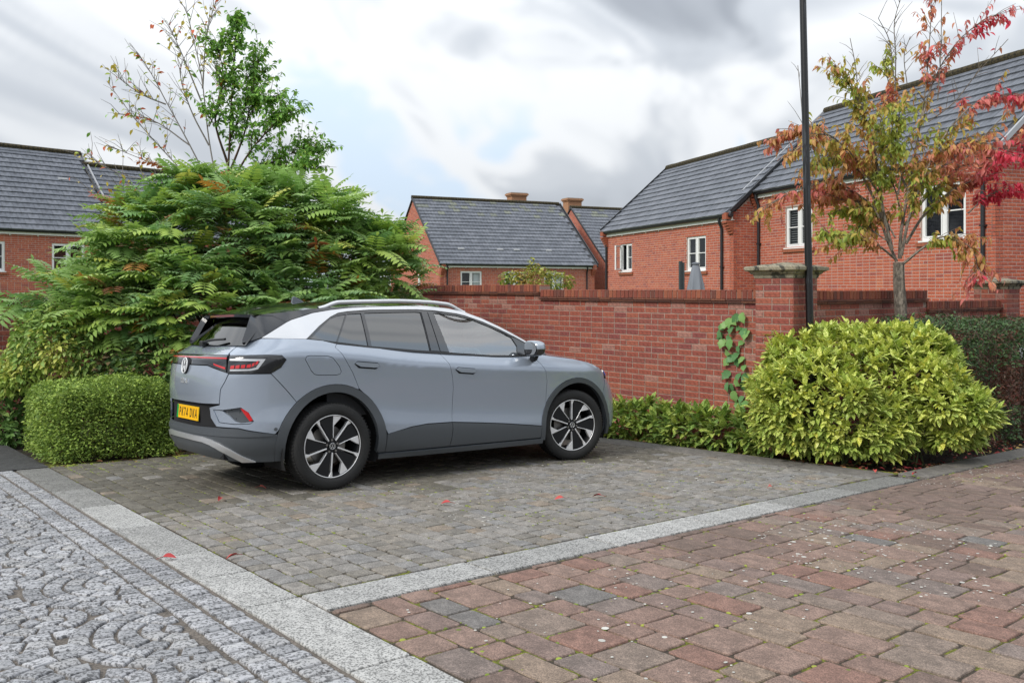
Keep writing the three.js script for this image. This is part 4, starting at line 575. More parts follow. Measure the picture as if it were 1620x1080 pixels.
function wheel(x, s, steer, spin) {
  const w = new THREE.Group(); w.name = 'wheel'; w.position.set(x, .366, .80 * s); w.rotation.y = (s < 0 ? PI : 0) + steer; car.add(w);
  mesh('tyre', tyreGeo, mTyre, w); mesh('tread', treadGeo, mTyre, w);
  const r = new THREE.Group(); r.name = 'rim'; r.rotation.z = spin; w.add(r);
  mesh('rim_barrel', new THREE.LatheGeometry([[.262, .10], [.25, .085], [.235, .05], [.232, -.09]].map(p => new THREE.Vector2(...p)), 48).rotateX(PI / 2), mRim, r);
  mesh('rim_edge', new THREE.TorusGeometry(.2625, .0045, 6, 64).translate(0, 0, .101), mMach, r);
  mesh('brake_disc', new THREE.CylinderGeometry(.17, .17, .02, 40).rotateX(PI / 2).translate(0, 0, -.01), mDisc, r);
  mesh('hub', new THREE.CylinderGeometry(.062, .075, .05, 30).rotateX(PI / 2).translate(0, 0, .055), mRim, r);
  for (let k = 0; k < 5; k++) { const a = k * 72;
    mesh('spoke_blade', ext([pol(.24, a - 86 + 30), ...arcP(.985, a - 57, a - 27, 6), pol(.24, a - 33)], .028).translate(0, 0, .058), mRim, r);
    mesh('spoke_rib', ext([pol(.22, a - 94.5), pol(.22, a - 86.5), pol(.78, a - 92.6), ...arcP(.99, a - 91.5, a - 99, 3), pol(.84, a - 94.9)], .034).translate(0, 0, .058), mMach, r);
    mesh('spoke_facet', ext([...arcP(.99, a - 75, a - 57.5, 4), pol(.67, a - 57.5), pol(.27, a - 62.4), pol(.27, a - 63.8), pol(.66, a - 58.8)], .032).translate(0, 0, .058), mMach, r);
    mesh('wheel_bolt', new THREE.CylinderGeometry(.011, .011, .02, 6).rotateX(PI / 2).translate(.052 * Math.cos((a + 20) * PI / 180), .052 * Math.sin((a + 20) * PI / 180), .08), mDisc, r);
  }
  const e = emblem(.030, w, mEmb, mRim); e.position.z = .092;
}
wheel(0, 1, 0, .03); wheel(0, -1, 0, 1); wheel(2.83, 1, -.26, -.55); wheel(2.83, -1, -.26, .4);
for (const [x, r] of [[RA[0], .455], [AX, .452]]) for (const s of [1, -1]) mesh('wheel_arch_liner', new THREE.CylinderGeometry(r, r, .42, 30, 1, true, -PI * .62, PI * 1.24).rotateX(PI / 2).rotateZ(PI).translate(x, .36, s * .665), mShell, car);
mesh('underbody', merge([box(1.9, .16, 1.64, 1.42, .29, 0), box(4.0, .1, .9, 1.4, .30, 0), box(.5, .22, 1.2, -.58, .40, 0), box(.5, .3, 1.2, 3.3, .45, 0), box(3.6, .5, .5, 1.4, .55, 0)]), mShell, car);
// cabin
const mSeat = std([.03, .031, .034], .8), mDash = std([.05, .05, .052], .6);
for (const [x, z] of [[1.28, .37], [1.28, -.37], [.36, .4], [.36, -.4], [.36, 0]]) { const s = new THREE.Group(); s.name = 'seat'; car.add(s); s.position.set(x, .5, z); mesh('cushion', box(.52, .16, .46, .1, .06, 0, .05), mSeat, s); mesh('seat_back', box(.16, .62, .46, 0, 0, 0, .06).rotateZ(.2).translate(-.2, .4, 0), mSeat, s); mesh('headrest', box(.1, .17, .26, -.29, .79, 0, .04), mSeat, s); }
mesh('dashboard', merge([box(.55, .16, 1.4, 2.2, .99, 0, .06), box(.2, .3, 1.35, 2.05, .82, 0, .04)]), mDash, car);
mesh('steering_wheel', merge([new THREE.TorusGeometry(.175, .016, 8, 36).rotateY(PI / 2).rotateZ(-.4).translate(1.83, 1.0, .37), box(.03, .07, .3, 1.84, 1.0, .37, .012)]), std([.2, .2, .2], .6), car);
mesh('cabin_floor', merge([box(3.2, .04, 1.5, 1.0, .44, 0), box(.06, .7, 1.4, -.62, .8, 0), box(1.0, .05, 1.3, -.2, .95, 0)]), mSeat, car);
both('door_lining', mSeat, [[.0, .6], [2.3, .6], [2.3, 1.06], [.0, 1.18]], (x, y) => V(x, y, .78), { thick: .02 });
// number plate, lettering, badge
{ const c = document.createElement('canvas'); c.width = 832; c.height = 180; const k = c.getContext('2d'); k.fillStyle = '#f2b705'; k.fillRect(0, 0, 832, 180); k.fillStyle = '#12963f'; k.fillRect(0, 0, 66, 180); k.fillStyle = '#0d0d0d'; k.textAlign = 'center'; k.textBaseline = 'middle'; k.font = 'bold 150px sans-serif'; const put = (s, x) => { k.save(); k.translate(x, 92); k.scale(.86, 1.12); k.fillText(s, 0, 0); k.restore(); }; [...'PK74'].forEach((s, i) => put(s, 126 + i * 92)); [...'DKA'].forEach((s, i) => put(s, 546 + i * 98)); const t = new THREE.CanvasTexture(c); t.colorSpace = THREE.SRGBColorSpace; t.flipY = true;
  const g = box(.53, .118, .006, 0, 0, 0, .003), pl = mesh('number_plate', g, std([.6, .45, .02], .4), car); pl.position.set(-.918, .645, 0); pl.rotation.set(0, -PI / 2, 0); pl.rotateX(-.06); pl.userData.label = 'yellow rear number plate with green edge';
  const f = mesh('plate_face', new THREE.PlaneGeometry(.525, .113), std([1, 1, 1], .35, { map: t }), pl); f.position.z = .0045; }
{ const e = emblem(.072, car, std([.85, .86, .87], .3), mTrim); const p = B(PC, 1.05); e.position.set(p.x - .02, 1.05, 0); e.rotation.y = -PI / 2; e.rotateX(-.12); }
{ const font = await new FontLoader().loadAsync('fonts/droid/droid_sans_bold.typeface.json'); const tg = new TextGeometry('ID.4', { font, size: .042, depth: .006, curveSegments: 4 }); tg.center(); const m = mesh('model_lettering', tg, mEmb, car); const p = B(PC, .918); m.position.set(p.x - .004, .918, 0); m.rotation.y = -PI / 2; m.scale.x = 1.5; }
both('parking_sensor', mClad, arc(-.506, .542, .014, .014, 0, PI * 2 * .92, 11), B, { off: .003, thick: .004, gap: 0 });

// ---------------------------------------------------------------- plants
function leafGeo(L, W, { seg = 3, fold = .18, droop = .25, belly = .45, tipless = false } = {}) { // along +x, face up
  const pos = [], uv = [], idx = [], w = t => W / 2 * Math.sin(PI * Math.pow(clamp(t), Math.log(.5) / Math.log(belly))) ** .85;
  for (let i = 0; i <= seg; i++) { const t = i / seg, x = L * (t - droop * droop * t * t * .4), y = -L * droop * t * t, hw = i === 0 ? W * .04 : i === seg ? W * .03 : w(t); for (const s of [-1, 0, 1]) { pos.push(x, y + Math.abs(s) * hw * fold * 2, s * hw); uv.push(t, .5 + s * .5 * (hw / (W / 2))); } }
  for (let i = 0; i < seg; i++) for (const k of [0, 1]) { const a = i * 3 + k, b = a + 1, c = a + 3, d = a + 4; idx.push(a, b, d, a, d, c); }
  const g = new THREE.BufferGeometry(); g.setAttribute('position', new THREE.Float32BufferAttribute(pos, 3)); g.setAttribute('uv', new THREE.Float32BufferAttribute(uv, 2)); g.setIndex(idx); g.computeVertexNormals(); return g;
}
const leafMat = (gloss = .55, tr = .32, extra = {}) => phys([1, 1, 1], .92, { transmission: tr, thickness: 0, specularIntensity: .5, clearcoat: .38, clearcoatRoughness: gloss * .75, ...extra });
function leaves(parent, name, geos, base, palette, items, most, restName = 'foliage') { // items: { m: Matrix4 local, t: palette, g: geometry number }
  parent.updateMatrixWorld(true);
  const mats = palette.map(c => { const m = base.clone(); m.color = lin(...c); return m; });
  for (const it of items) { _q.setFromMatrixPosition(it.m).applyMatrix4(parent.matrixWorld); it.s = shown(_q) * (it.k ?? 1); }
  items.sort((a, b) => b.s - a.s);
  const own = items.slice(0, most).filter(i => i.s > 0), rest = items.slice(own.length);
  for (const it of own) mesh(name, geos[it.g ?? 0], mats[it.t], parent).applyMatrix4(it.m);
  geos.forEach((g, gi) => { const l = rest.filter(i => (i.g ?? 0) === gi); if (!l.length) return; const im = new THREE.InstancedMesh(g, base, l.length); im.name = restName; im.castShadow = im.receiveShadow = true; im.userData.kind = 'stuff'; const c = new THREE.Color(); l.forEach((it, i) => { im.setMatrixAt(i, it.m); const v = .85 + .3 * RT[(i * 7 + gi) & 65535]; im.setColorAt(i, c.setRGB(...palette[it.t].map(x => x * v))); }); parent.add(im); });
}
function aim(pos, dir, roll = 0, sc = 1, up = V(0, 1, 0)) { // leaf x axis along dir
  const x = dir.clone().normalize(); let z = V().crossVectors(x, up); if (z.lengthSq() < 1e-4) z = V(0, 0, 1); z.normalize(); const y = V().crossVectors(z, x); const m = new THREE.Matrix4().makeBasis(x, y, z); m.multiply(new THREE.Matrix4().makeRotationX(roll)); m.scale(V(sc, sc, sc)); m.setPosition(pos); return m;
}
function limb(points, r0, r1, seg = 6, curved = true) { // tapered tube through points
  const pts = curved && points.length > 2 ? new THREE.CatmullRomCurve3(points).getPoints((points.length - 1) * 5) : points, n = pts.length, pos = [], idx = [], uv = []; let pu = V(.3, .2, .9).normalize(), len = 0;
  for (let i = 0; i < n; i++) { const d = pts[Math.min(i + 1, n - 1)].clone().sub(pts[Math.max(i - 1, 0)]).normalize(); const u = pu.clone().addScaledVector(d, -pu.dot(d)).normalize(), v = V().crossVectors(d, u); pu = u; if (i) len += pts[i].distanceTo(pts[i - 1]); const r = mix(r0, r1, (i / (n - 1)) ** .8); for (let k = 0; k <= seg; k++) { const a = k / seg * PI * 2; pos.push(pts[i].x + (u.x * Math.cos(a) + v.x * Math.sin(a)) * r, pts[i].y + (u.y * Math.cos(a) + v.y * Math.sin(a)) * r, pts[i].z + (u.z * Math.cos(a) + v.z * Math.sin(a)) * r); uv.push(k / seg * r * 6, len); } }
  for (let i = 0; i + 1 < n; i++) for (let k = 0; k < seg; k++) { const a = i * (seg + 1) + k, b = a + 1, c = a + seg + 1, d = c + 1; idx.push(a, c, d, a, d, b); }
  const g = new THREE.BufferGeometry(); g.setAttribute('position', new THREE.Float32BufferAttribute(pos, 3)); g.setAttribute('uv', new THREE.Float32BufferAttribute(uv, 2)); g.setIndex(idx); g.computeVertexNormals(); return g;
}
const mBark = std([.20, .155, .12], .9, { map: T.bark, bumpMap: T.bark, bumpScale: .006 }), mBarkGrey = std([.36, .33, .30], .9, { map: T.bark, bumpMap: T.bark, bumpScale: .008 }), mTwig = std([.15, .095, .07], .85, { map: T.bark }), mTwigGrey = std([.24, .22, .21], .85);
const rl = mulberry(91), R = (a, b) => a + (b - a) * rl();
const dirOf = (az, el) => V(Math.cos(az) * Math.cos(el), Math.sin(el), Math.sin(az) * Math.cos(el));
const local = (g, p) => p.clone().sub(g.position);
// random point on the shell of a set of ellipsoids (outside the others), with its normal
function shellPoint(lobes, inner = .82) {
  for (let tr = 0; tr < 60; tr++) {
    if (!lobes.cum) { let c = 0; lobes.cum = lobes.map(q => c += (q.r[0] * q.r[1] + q.r[1] * q.r[2] + q.r[0] * q.r[2])); } const w = rl() * lobes.cum[lobes.length - 1], o = lobes[lobes.cum.findIndex(c => c >= w)], d = dirOf(R(0, PI * 2), Math.asin(R(-.75, 1))), k = R(inner, 1.02), p = V(o.c.x + d.x * o.r[0] * k, o.c.y + d.y * o.r[1] * k, o.c.z + d.z * o.r[2] * k);
    if (d.z < -.25 && rl() < .65) continue;
    if (lobes.some(q => q !== o && ((p.x - q.c.x) / q.r[0]) ** 2 + ((p.y - q.c.y) / q.r[1]) ** 2 + ((p.z - q.c.z) / q.r[2]) ** 2 < .62)) continue;
    return [p, V(d.x / o.r[0], d.y / o.r[1], d.z / o.r[2]).normalize()];
  }
  const o = lobes[0]; return [o.c.clone(), V(0, 1, 0)];
}
// --- the big shrub with feathery pinnate leaves
{
  const foot = onGround(-3.65, 11.7), g = group('pinnate_leaf_shrub', foot); tag(g, 'tall green shrub with feathery pinnate leaves behind the car', 'shrub');
  const L = (u, v, F, r) => ({ c: local(g, at(u, v, F)), r }), lobes = [L(345, 405, 11.6, [1.3, .90, 1.1]), L(505, 425, 12.1, [1.0, .80, .9]), L(400, 362, 12.0, [1.15, .52, .9]), L(235, 405, 11.4, [.66, .62, .7]), L(120, 478, 11.2, [.52, .20, .45]), L(590, 442, 12.2, [.55, .55, .6]), L(330, 490, 11.0, [1.2, .55, .7]), L(470, 480, 11.2, [.9, .5, .6]), L(180, 500, 11.0, [.6, .35, .5])];
  const frond = (n, Lf, lw, droop, seed) => { const r = mulberry(seed), list = [], P = t => V(Lf * (t - droop * .35 * t * t), -Lf * droop * t * t + Lf * .08 * t, 0); for (let i = 0; i <= n; i++) { const t = .2 + .8 * i / n, p = P(t), ll = lw * (1 - .35 * Math.abs(t - .5) * 2 * (t > .5 ? 1.1 : .6)) * (.9 + r() * .2); if (i === n) { list.push(leafGeo(ll, ll * .38, { seg: 3, fold: .12, droop: .2 }).translate(p.x, p.y, 0)); break; } for (const s of [-1, 1]) list.push(leafGeo(ll, ll * .37, { seg: 3, fold: .12, droop: .28 }).rotateX(s * -.16).rotateY(-s * (1.08 + r() * .12)).rotateZ(-droop * t * 1.1).translate(p.x, p.y, 0)); } list.push(limb([0, .25, .5, .75, 1].map(P), .0045, .0015, 3, false)); return mergeGeometries(list); };
  const geos = [frond(7, .46, .15, .28, 1), frond(8, .52, .155, .42, 2), frond(6, .40, .145, .18, 3), frond(7, .50, .145, .55, 4)];
  const pal = [[.33, .50, .105], [.255, .425, .10], [.20, .37, .125], [.44, .60, .11], [.31, .49, .145], [.53, .56, .10], [.45, .20, .035], [.32, .08, .03]];
  const items = [];
  const rosette = (p, n, num, tone, kk) => { const ax = n.clone().multiplyScalar(.55).add(V(0, .8, 0)).normalize(), a0 = R(0, 6); for (let i = 0; i < num; i++) { const az = a0 + i * 2.4, d = dirOf(az, R(-.45, .8)).addScaledVector(ax, .35).addScaledVector(n, .35).normalize(); const k = rl(); items.push({ m: aim(p.clone().addScaledVector(ax, R(-.1, .1)), d, R(-.3, .3), R(.8, 1.28)), g: Math.floor(rl() * 4), t: k < .02 ? 6 : k < .03 ? 7 : k < .07 ? 5 : k < .7 ? tone : Math.floor(rl() * 5), k: kk }); } };
  for (let i = 0; i < 285; i++) { const [p, n] = shellPoint(lobes, .74); p.addScaledVector(n, Math.max(0, R(-.3, .22))); rosette(p, n, 9, [0, 1, 2, 3, 4, 0][Math.floor(rl() * 6)], n.z > 0 ? 1.15 : .5); }
  for (let i = 0; i < 100; i++) { const [p, n] = shellPoint(lobes, .45); rosette(p, n, 6, [1, 2][i & 1], .3); }
  const stems = []; for (let i = 0; i < 26; i++) { const [p] = shellPoint(lobes, .6), b = V(R(-.7, .7), -.05, R(-.35, .35)), m = b.clone().lerp(p, .5).add(V(R(-.12, .12), -.15, R(-.1, .1))); mesh('stem', limb([b, m, p], R(.018, .028), .008, 6), mBark, g); }
  leaves(g, 'leaf', geos, leafMat(.36, .42), pal, items, 300);
}
// --- slender tree behind it, half bare
{
  const foot = onGround(-4.6, 13.6), g = group('slender_tree', foot); tag(g, 'slender half-bare tree rising above the feathery shrub', 'tree');
  const F = 13.4, P = (u, v, d = 0) => local(g, at(u, v, F + d)), base = P(352, 480), crownLimbs = [], items = [];
  mesh('trunk', limb([V(0, -.05, 0), V(.05, .9, .02), base, P(356, 330)], .06, .035, 8), mBark, g);
  const leafy = [[[356, 340], [362, 240], [366, 150], [372, 80], [376, 32]], [[360, 300], [395, 240], [430, 200], [452, 178]], [[362, 290], [420, 262], [470, 240], [498, 238]], [[358, 320], [405, 285], [450, 270], [485, 262]], [[360, 260], [340, 190], [352, 120], [344, 70]], [[363, 220], [395, 150], [410, 95]], [[360, 280], [385, 215], [400, 165], [430, 160]]];
  const bare = [[[350, 330], [330, 220], [318, 120], [300, 40], [292, 10]], [[345, 320], [300, 230], [262, 160], [235, 110], [215, 82]], [[345, 330], [280, 262], [215, 190], [168, 128]], [[320, 140], [326, 60], [340, 4]], [[340, 320], [260, 290], [190, 275], [140, 250]], [[318, 160], [285, 80], [265, 36]], [[300, 230], [240, 190], [185, 180]], [[330, 230], [300, 170], [285, 110], [310, 60]], [[345, 300], [250, 262], [170, 230]], [[340, 320], [230, 300], [130, 300]], [[262, 165], [225, 150], [180, 118]], [[330, 200], [350, 150], [338, 95]]];
  const geos = [leafGeo(.085, .046, { seg: 3, fold: .15, droop: .3 }), leafGeo(.07, .038, { seg: 3, fold: .22, droop: .45 })], pal = [[0.22, 0.441, 0.0754], [0.162, 0.348, 0.0638], [0.29, 0.522, 0.0812], [0.394, 0.499, 0.0812], [0.58, 0.464, 0.0725], [0.652, 0.145, 0.058]];
  const run = (line, r0, leafN, twigN, spread) => {
    const d0 = R(-.5, .5), pts = line.map(([u, v], i) => P(u, v, d0 * i / line.length + R(-.08, .08))), c = new THREE.CatmullRomCurve3(pts), geo = [limb(pts, r0, .004, 5)];
    for (let i = 0; i < twigN; i++) { const t = R(.25, 1), p = c.getPoint(t), dir = c.getTangent(t).multiplyScalar(.7).add(dirOf(R(0, 6.3), R(-.1, 1)).multiplyScalar(.8)).normalize(), l = R(.15, .42) * spread; const q = p.clone().addScaledVector(dir, l), q2 = p.clone().addScaledVector(dir, l * .55).add(V(R(-.03, .03), R(-.02, .04), R(-.03, .03))); geo.push(limb([p, q2, q], .0055, .002, 4, false)); const n = Math.floor(leafN * R(.5, 1.4)); for (let k = 0; k < n; k++) { const z = p.clone().lerp(q, R(.15, 1.02)).add(V(R(-.02, .02), R(-.03, .01), R(-.02, .02))); items.push({ m: aim(z, dir.clone().multiplyScalar(.4).add(dirOf(R(0, 6.3), R(-1.1, .2))), R(-.8, .8), R(.8, 1.25)), g: k & 1, t: leafN < 3 ? [3, 4, 0, 4, 5][Math.floor(rl() * 5)] : rl() < .05 ? 3 : Math.floor(rl() * 3) }); } }
    mesh('branch', mergeGeometries(geo), mTwigGrey.clone().copy(leafN < 3 ? mTwigGrey : mTwig), g);
  };
  leafy.forEach((l, i) => run(l, .022, 15, i ? 50 : 66, i ? 1.4 : .85)); bare.forEach(l => run(l, .014, 2.5, 20, 1.2));
  leaves(g, 'leaf', geos, leafMat(.45, .35), pal, items, 300, 'crown');
}
// --- clipped box hedge: small leaves over a rounded block, in site coordinates (x = s, z = -t)
function hedgeOf(name, label, s0, s1, t0, t1, h, n, pal, size, { round = .16, tw = 0, rough = .5, bumps = .05, tone = null, most = 300 } = {}) {
  const o = site((s0 + s1) / 2, (t0 + t1) / 2), g = group(name, o); g.quaternion.copy(siteQ); tag(g, label, 'hedge');
  const hx = (s1 - s0) / 2, hz = (t1 - t0) / 2, items = [], geos = [leafGeo(size, size * .58, { seg: 2, fold: .2, droop: .2 }), leafGeo(size * 1.3, size * .62, { seg: 2, fold: .12, droop: .35 })];
  const surf = () => { // a point on the rounded block and its normal
    const A = [hx * 2 * hz * 2, hx * 2 * h * 2, hz * 2 * h * 2], k = rl() * (A[0] + A[1] + A[2]); let p, nn; if (k < A[0]) { p = V(R(-hx, hx), h, R(-hz, hz)); nn = V(0, 1, 0); } else if (k < A[0] + A[1]) { p = V(R(-hx, hx), R(.02, h), rl() < .8 ? hz : -hz); nn = V(0, 0, Math.sign(p.z)); } else { p = V(rl() < .5 ? hx : -hx, R(.02, h), R(-hz, hz)); nn = V(Math.sign(p.x), 0, 0); }
    const c = V(clamp(p.x, -hx + round, hx - round), Math.min(p.y, h - round), clamp(p.z, -hz + round, hz - round)), d = p.clone().sub(c); if (d.length() > round) d.setLength(round); p = c.add(d); const q = d.lengthSq() > 1e-6 ? d.normalize() : nn; const bl = fbm(p.x * 2.6 + 9, p.z * 2.6 + p.y * 3.1, 3, 3) - .5; p.addScaledVector(q, bl * bumps * 2); return [p, q]; };
  for (let i = 0; i < n; i++) { const [p, q] = surf(); const dep = R(-.10, .02); p.addScaledVector(q, dep); items.push({ m: aim(p, q.clone().multiplyScalar(.6).add(dirOf(R(0, 6.3), R(-.6, .9))), R(-1, 1), R(.75, 1.25)), g: i & 1, t: tone ? tone(p, q) : Math.floor(rl() * pal.length), k: 1 }); }
for (let i = 0; i < n * .5; i++) { const [p, q] = surf(); p.addScaledVector(q, R(-.34, -.09)); if (p.y < .03) continue; items.push({ m: aim(p, dirOf(R(0, 6.3), R(-.6, .9)), R(-1, 1), R(.9, 1.4)), g: i & 1, t: tone ? tone(p, q) : Math.floor(rl() * pal.length), k: .2 }); }
  for (let i = 0; i < 46; i++) { const b = V(R(-hx, hx) * .72, -.03, R(-hz, hz) * .62), e = V(clamp(b.x + R(-.3, .3), -hx + .1, hx - .1), h * R(.6, .92), clamp(b.z + R(-.3, .3), -hz + .1, hz - .1)); mesh('stem', limb([b, b.clone().lerp(e, .5).add(V(R(-.05, .05), 0, R(-.05, .05))), e], .012, .004, 5), mTwig, g); }
  if (tw) { const L = []; for (let i = 0; i < tw; i++) { const [p, q] = surf(); const d = dirOf(R(0, 6.3), R(.2, 1.3)); L.push(limb([p.clone().addScaledVector(d, -.14), p.clone().addScaledVector(d, R(.08, .2)).addScaledVector(q, .02)], .004, .0015, 3, false)); } const t = mesh('twigs', mergeGeometries(L), mTwig, g); t.userData.kind = 'stuff'; }
  leaves(g, 'leaf', geos, leafMat(rough, .25), pal, items, most); return g;
}
hedgeOf('clipped_box_hedge', 'clipped bright green box hedge at left beside the car boot', 1.98, 3.30, 9.72, 11.3, .82, 32000, [[.22, .33, .05], [.28, .41, .065], [.155, .25, .045], [.35, .46, .08]], .030, { round: .30, bumps: .12 });
hedgeOf('mixed_hedge', 'dark reddish green informal hedge at the right edge', 9.75, 14.6, 4.32, 5.35, 1.5, 15000, [[.07, .14, .045], [.05, .10, .04], [.11, .19, .06], [.16, .055, .03], [.13, .075, .045]], .042, { round: .25, tw: 900, bumps: .12, tone: (p, q) => { const k = fbm(p.x * 1.5, p.y * 2.3 + p.z, 8, 3); return q.y < .4 && k > .47 ? 3 + (rl() < .5 ? 1 : 0) : Math.floor(rl() * 3); } });
// --- spotted laurel: rosettes of long yellow-speckled leaves
const spotted = tex(256, (u, v) => { const m = Math.abs(v - .5) < .018 ? .12 : 0, sp = sstep(.46, .58, fbm(u * 14, v * 9, 3, 4)), ed = sstep(.2, .5, Math.abs(v - .5)); const k = clamp(sp * .95 + ed * .12 + m); return [mix(.68, 1.0, k), mix(.74, .98, k), mix(.34, .70, k)]; }, { wrap: false });
function laurel(g, lobes, n, per, pal, tone, size, most, { inner = .9, stems = 0, flat = .5 } = {}) {
  const geos = [leafGeo(.15 * size, .066 * size, { seg: 4, fold: .12, droop: .2 }), leafGeo(.125 * size, .060 * size, { seg: 4, fold: .18, droop: .35 }), leafGeo(.165 * size, .070 * size, { seg: 4, fold: .1, droop: .12 })], items = [];
  for (let i = 0; i < n; i++) { const [p, nn] = shellPoint(lobes, inner); const ax = nn.clone().add(V(0, flat, 0)).normalize(), t = tone(p, nn), a0 = R(0, 6.3); const e1 = V().crossVectors(ax, V(.3, .2, .9)).normalize(), e2 = V().crossVectors(ax, e1);
    for (let k = 0; k < per; k++) { const a = a0 + k * 2.4, op = k < per * .35 ? R(.25, .6) : R(.7, 1.25), d = e1.clone().multiplyScalar(Math.cos(a) * Math.sin(op)).addScaledVector(e2, Math.sin(a) * Math.sin(op)).addScaledVector(ax, Math.cos(op)); d.y -= .02; items.push({ m: aim(p.clone().addScaledVector(ax, -k * .006), d, R(-.4, .4), R(.55, 1.2)), g: Math.floor(rl() * 3), t: rl() < .75 ? t : Math.floor(rl() * pal.length), k: nn.z > 0 ? 1 : .6 }); } }
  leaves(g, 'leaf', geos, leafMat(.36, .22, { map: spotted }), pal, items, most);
}
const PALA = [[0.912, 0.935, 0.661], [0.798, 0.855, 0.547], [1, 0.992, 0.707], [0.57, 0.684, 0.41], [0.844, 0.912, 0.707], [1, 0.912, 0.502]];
{
  const foot = onGround(3.75, 9.45), g = group('spotted_laurel_bush', foot); tag(g, 'large rounded yellow-green spotted laurel bush in front of the lamp post', 'bush');
  const E = (x, y, z, r) => ({ c: V(x, y, z), r }), lobes = [E(.1, .77, -.15, [1.18, .76, .85]), E(-.55, .62, .25, [.72, .62, .55]), E(-.75, .48, .1, [.52, .48, .5]), E(.55, .85, -.1, [.75, .70, .7]), E(.0, 1.02, -.35, [.85, .50, .6]), E(-.2, .45, .55, [.62, .42, .35]), E(.75, .58, .1, [.62, .55, .6])];
  for (let i = 0; i < 11; i++) { const [p] = shellPoint(lobes, .92); lobes.cum = null; const k = R(.2, .34); lobes.push(E(p.x * .96, Math.min(Math.max(p.y, .3), 1.3), p.z * .96, [k, k * .8, k])); }
  for (const q of lobes) { q.c.x = q.c.x * .93 - .02; q.c.y *= .92; q.r = q.r.map(v => v * .94); } lobes.cum = null;
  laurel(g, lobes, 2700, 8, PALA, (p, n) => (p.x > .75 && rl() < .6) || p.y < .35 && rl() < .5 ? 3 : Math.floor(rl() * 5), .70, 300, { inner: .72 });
  for (let i = 0; i < 40; i++) { const [p] = shellPoint(lobes, .5), b = V(R(-.55, .6), -.03, R(-.2, .45)); mesh('stem', limb([b, b.clone().lerp(p, .5).add(V(0, .1, 0)), p], .012, .006, 5), std([.10, .12, .045], .8), g); }
}
{
  const o = site(8.42, 6.9), g = group('low_laurel_row', o); tag(g, 'low row of dark green laurel along the foot of the wall', 'bush');
  const lobes = []; for (let i = 0; i < 9; i++) { const p = site(8.40 + R(-.08, .06), 5.55 + i * .33).sub(o); lobes.push({ c: p.add(V(0, .16, 0)), r: [.27, R(.24, .33), .27] }); }
  laurel(g, lobes, 380, 7, [[.38, .52, .32], [.48, .60, .35], [.28, .43, .26], [.60, .67, .40]], () => Math.floor(rl() * 4), .95, 250, { inner: .8 });
}
// --- shrubs at the left: variegated bush, brambly undergrowth
function bush(name, label, footX, footF, lobesUV, n, geos, pal, { tw = 12, most = 200, rough = .5, inner = .6, cat = 'shrub', spread = .9 } = {}) {
  const g = group(name, onGround(footX, footF)); tag(g, label, cat); const lobes = lobesUV.map(([u, v, F, r]) => ({ c: local(g, at(u, v, F)), r })), items = [];
  for (let i = 0; i < n; i++) { const [p, nn] = shellPoint(lobes, inner); const d = nn.clone().multiplyScalar(.7).add(dirOf(R(0, 6.3), R(-.9, .6))); items.push({ m: aim(p, d, R(-.7, .7), R(.7, 1.25)), g: Math.floor(rl() * geos.length), t: rl() < .6 ? Math.floor((fbm(p.x * 2.2, p.y * 2.2 + p.z, 5, 2)) * pal.length * .999) : Math.floor(rl() * pal.length), k: nn.z > 0 ? 1 : .4 }); }
  for (let i = 0; i < tw; i++) { const [p] = shellPoint(lobes, .55), b = V(R(-.2, .2), -.04, R(-.15, .15)); mesh('stem', limb([b, b.clone().lerp(p, .5).add(V(0, .1, 0)), p], .014, .004, 5), mTwig, g); }
  leaves(g, 'leaf', geos, leafMat(rough, .3), pal, items, most); return g;
}
bush('variegated_shrub', 'yellow-green variegated shrub above the hedge at left', -5.6, 10.9, [[92, 548, 10.7, [.55, .52, .45]], [45, 590, 10.7, [.40, .36, .4]], [150, 570, 10.8, [.5, .35, .4]]], 4600, [leafGeo(.085, .04, { droop: .25 }), leafGeo(.07, .034, { droop: .4 })], [[.50, .56, .10], [.36, .49, .09], [.62, .64, .16], [.26, .40, .09], [.44, .55, .18]]);
bush('bramble_undergrowth', 'tangled green and reddish undergrowth between hedge and car', -3.6, 10.4, [[230, 585, 10.6, [.75, .30, .35]], [310, 600, 10.5, [.55, .32, .3]], [210, 640, 10.6, [.6, .3, .3]], [400, 590, 10.9, [.7, .3, .3]], [150, 625, 10.9, [.5, .25, .3]]], 3400, [leafGeo(.095, .066, { droop: .3, fold: .12 }), leafGeo(.075, .05, { droop: .2, fold: .2 })], [[0.102, 0.196, 0.051], [0.145, 0.255, 0.0595], [0.0765, 0.153, 0.0425], [0.187, 0.128, 0.0595], [0.119, 0.221, 0.0765]]);
bush('leafy_groundcover', 'leafy green plants at the far left behind the hedge', -6.3, 10.9, [[8, 640, 10.9, [.35, .5, .35]], [30, 600, 11.0, [.3, .25, .3]], [-5, 690, 10.6, [.3, .2, .3]]], 1300, [leafGeo(.10, .06, { droop: .35 })], [[.11, .23, .06], [.16, .30, .07], [.22, .33, .08]], { most: 120 });
bush('garden_bush', 'small yellow-green bush showing above the wall before the far house', .75, 19.5, [[850, 447, 19.4, [.55, .34, .5]], [842, 428, 19.4, [.14, .28, .14]], [810, 440, 19.4, [.3, .16, .3]], [888, 446, 19.4, [.3, .2, .3]]], 1300, [leafGeo(.085, .045, { droop: .3 })], [[.30, .34, .05], [.20, .28, .045], [.38, .38, .07], [.40, .26, .06], [.15, .22, .04]], { most: 120, inner: .45 });
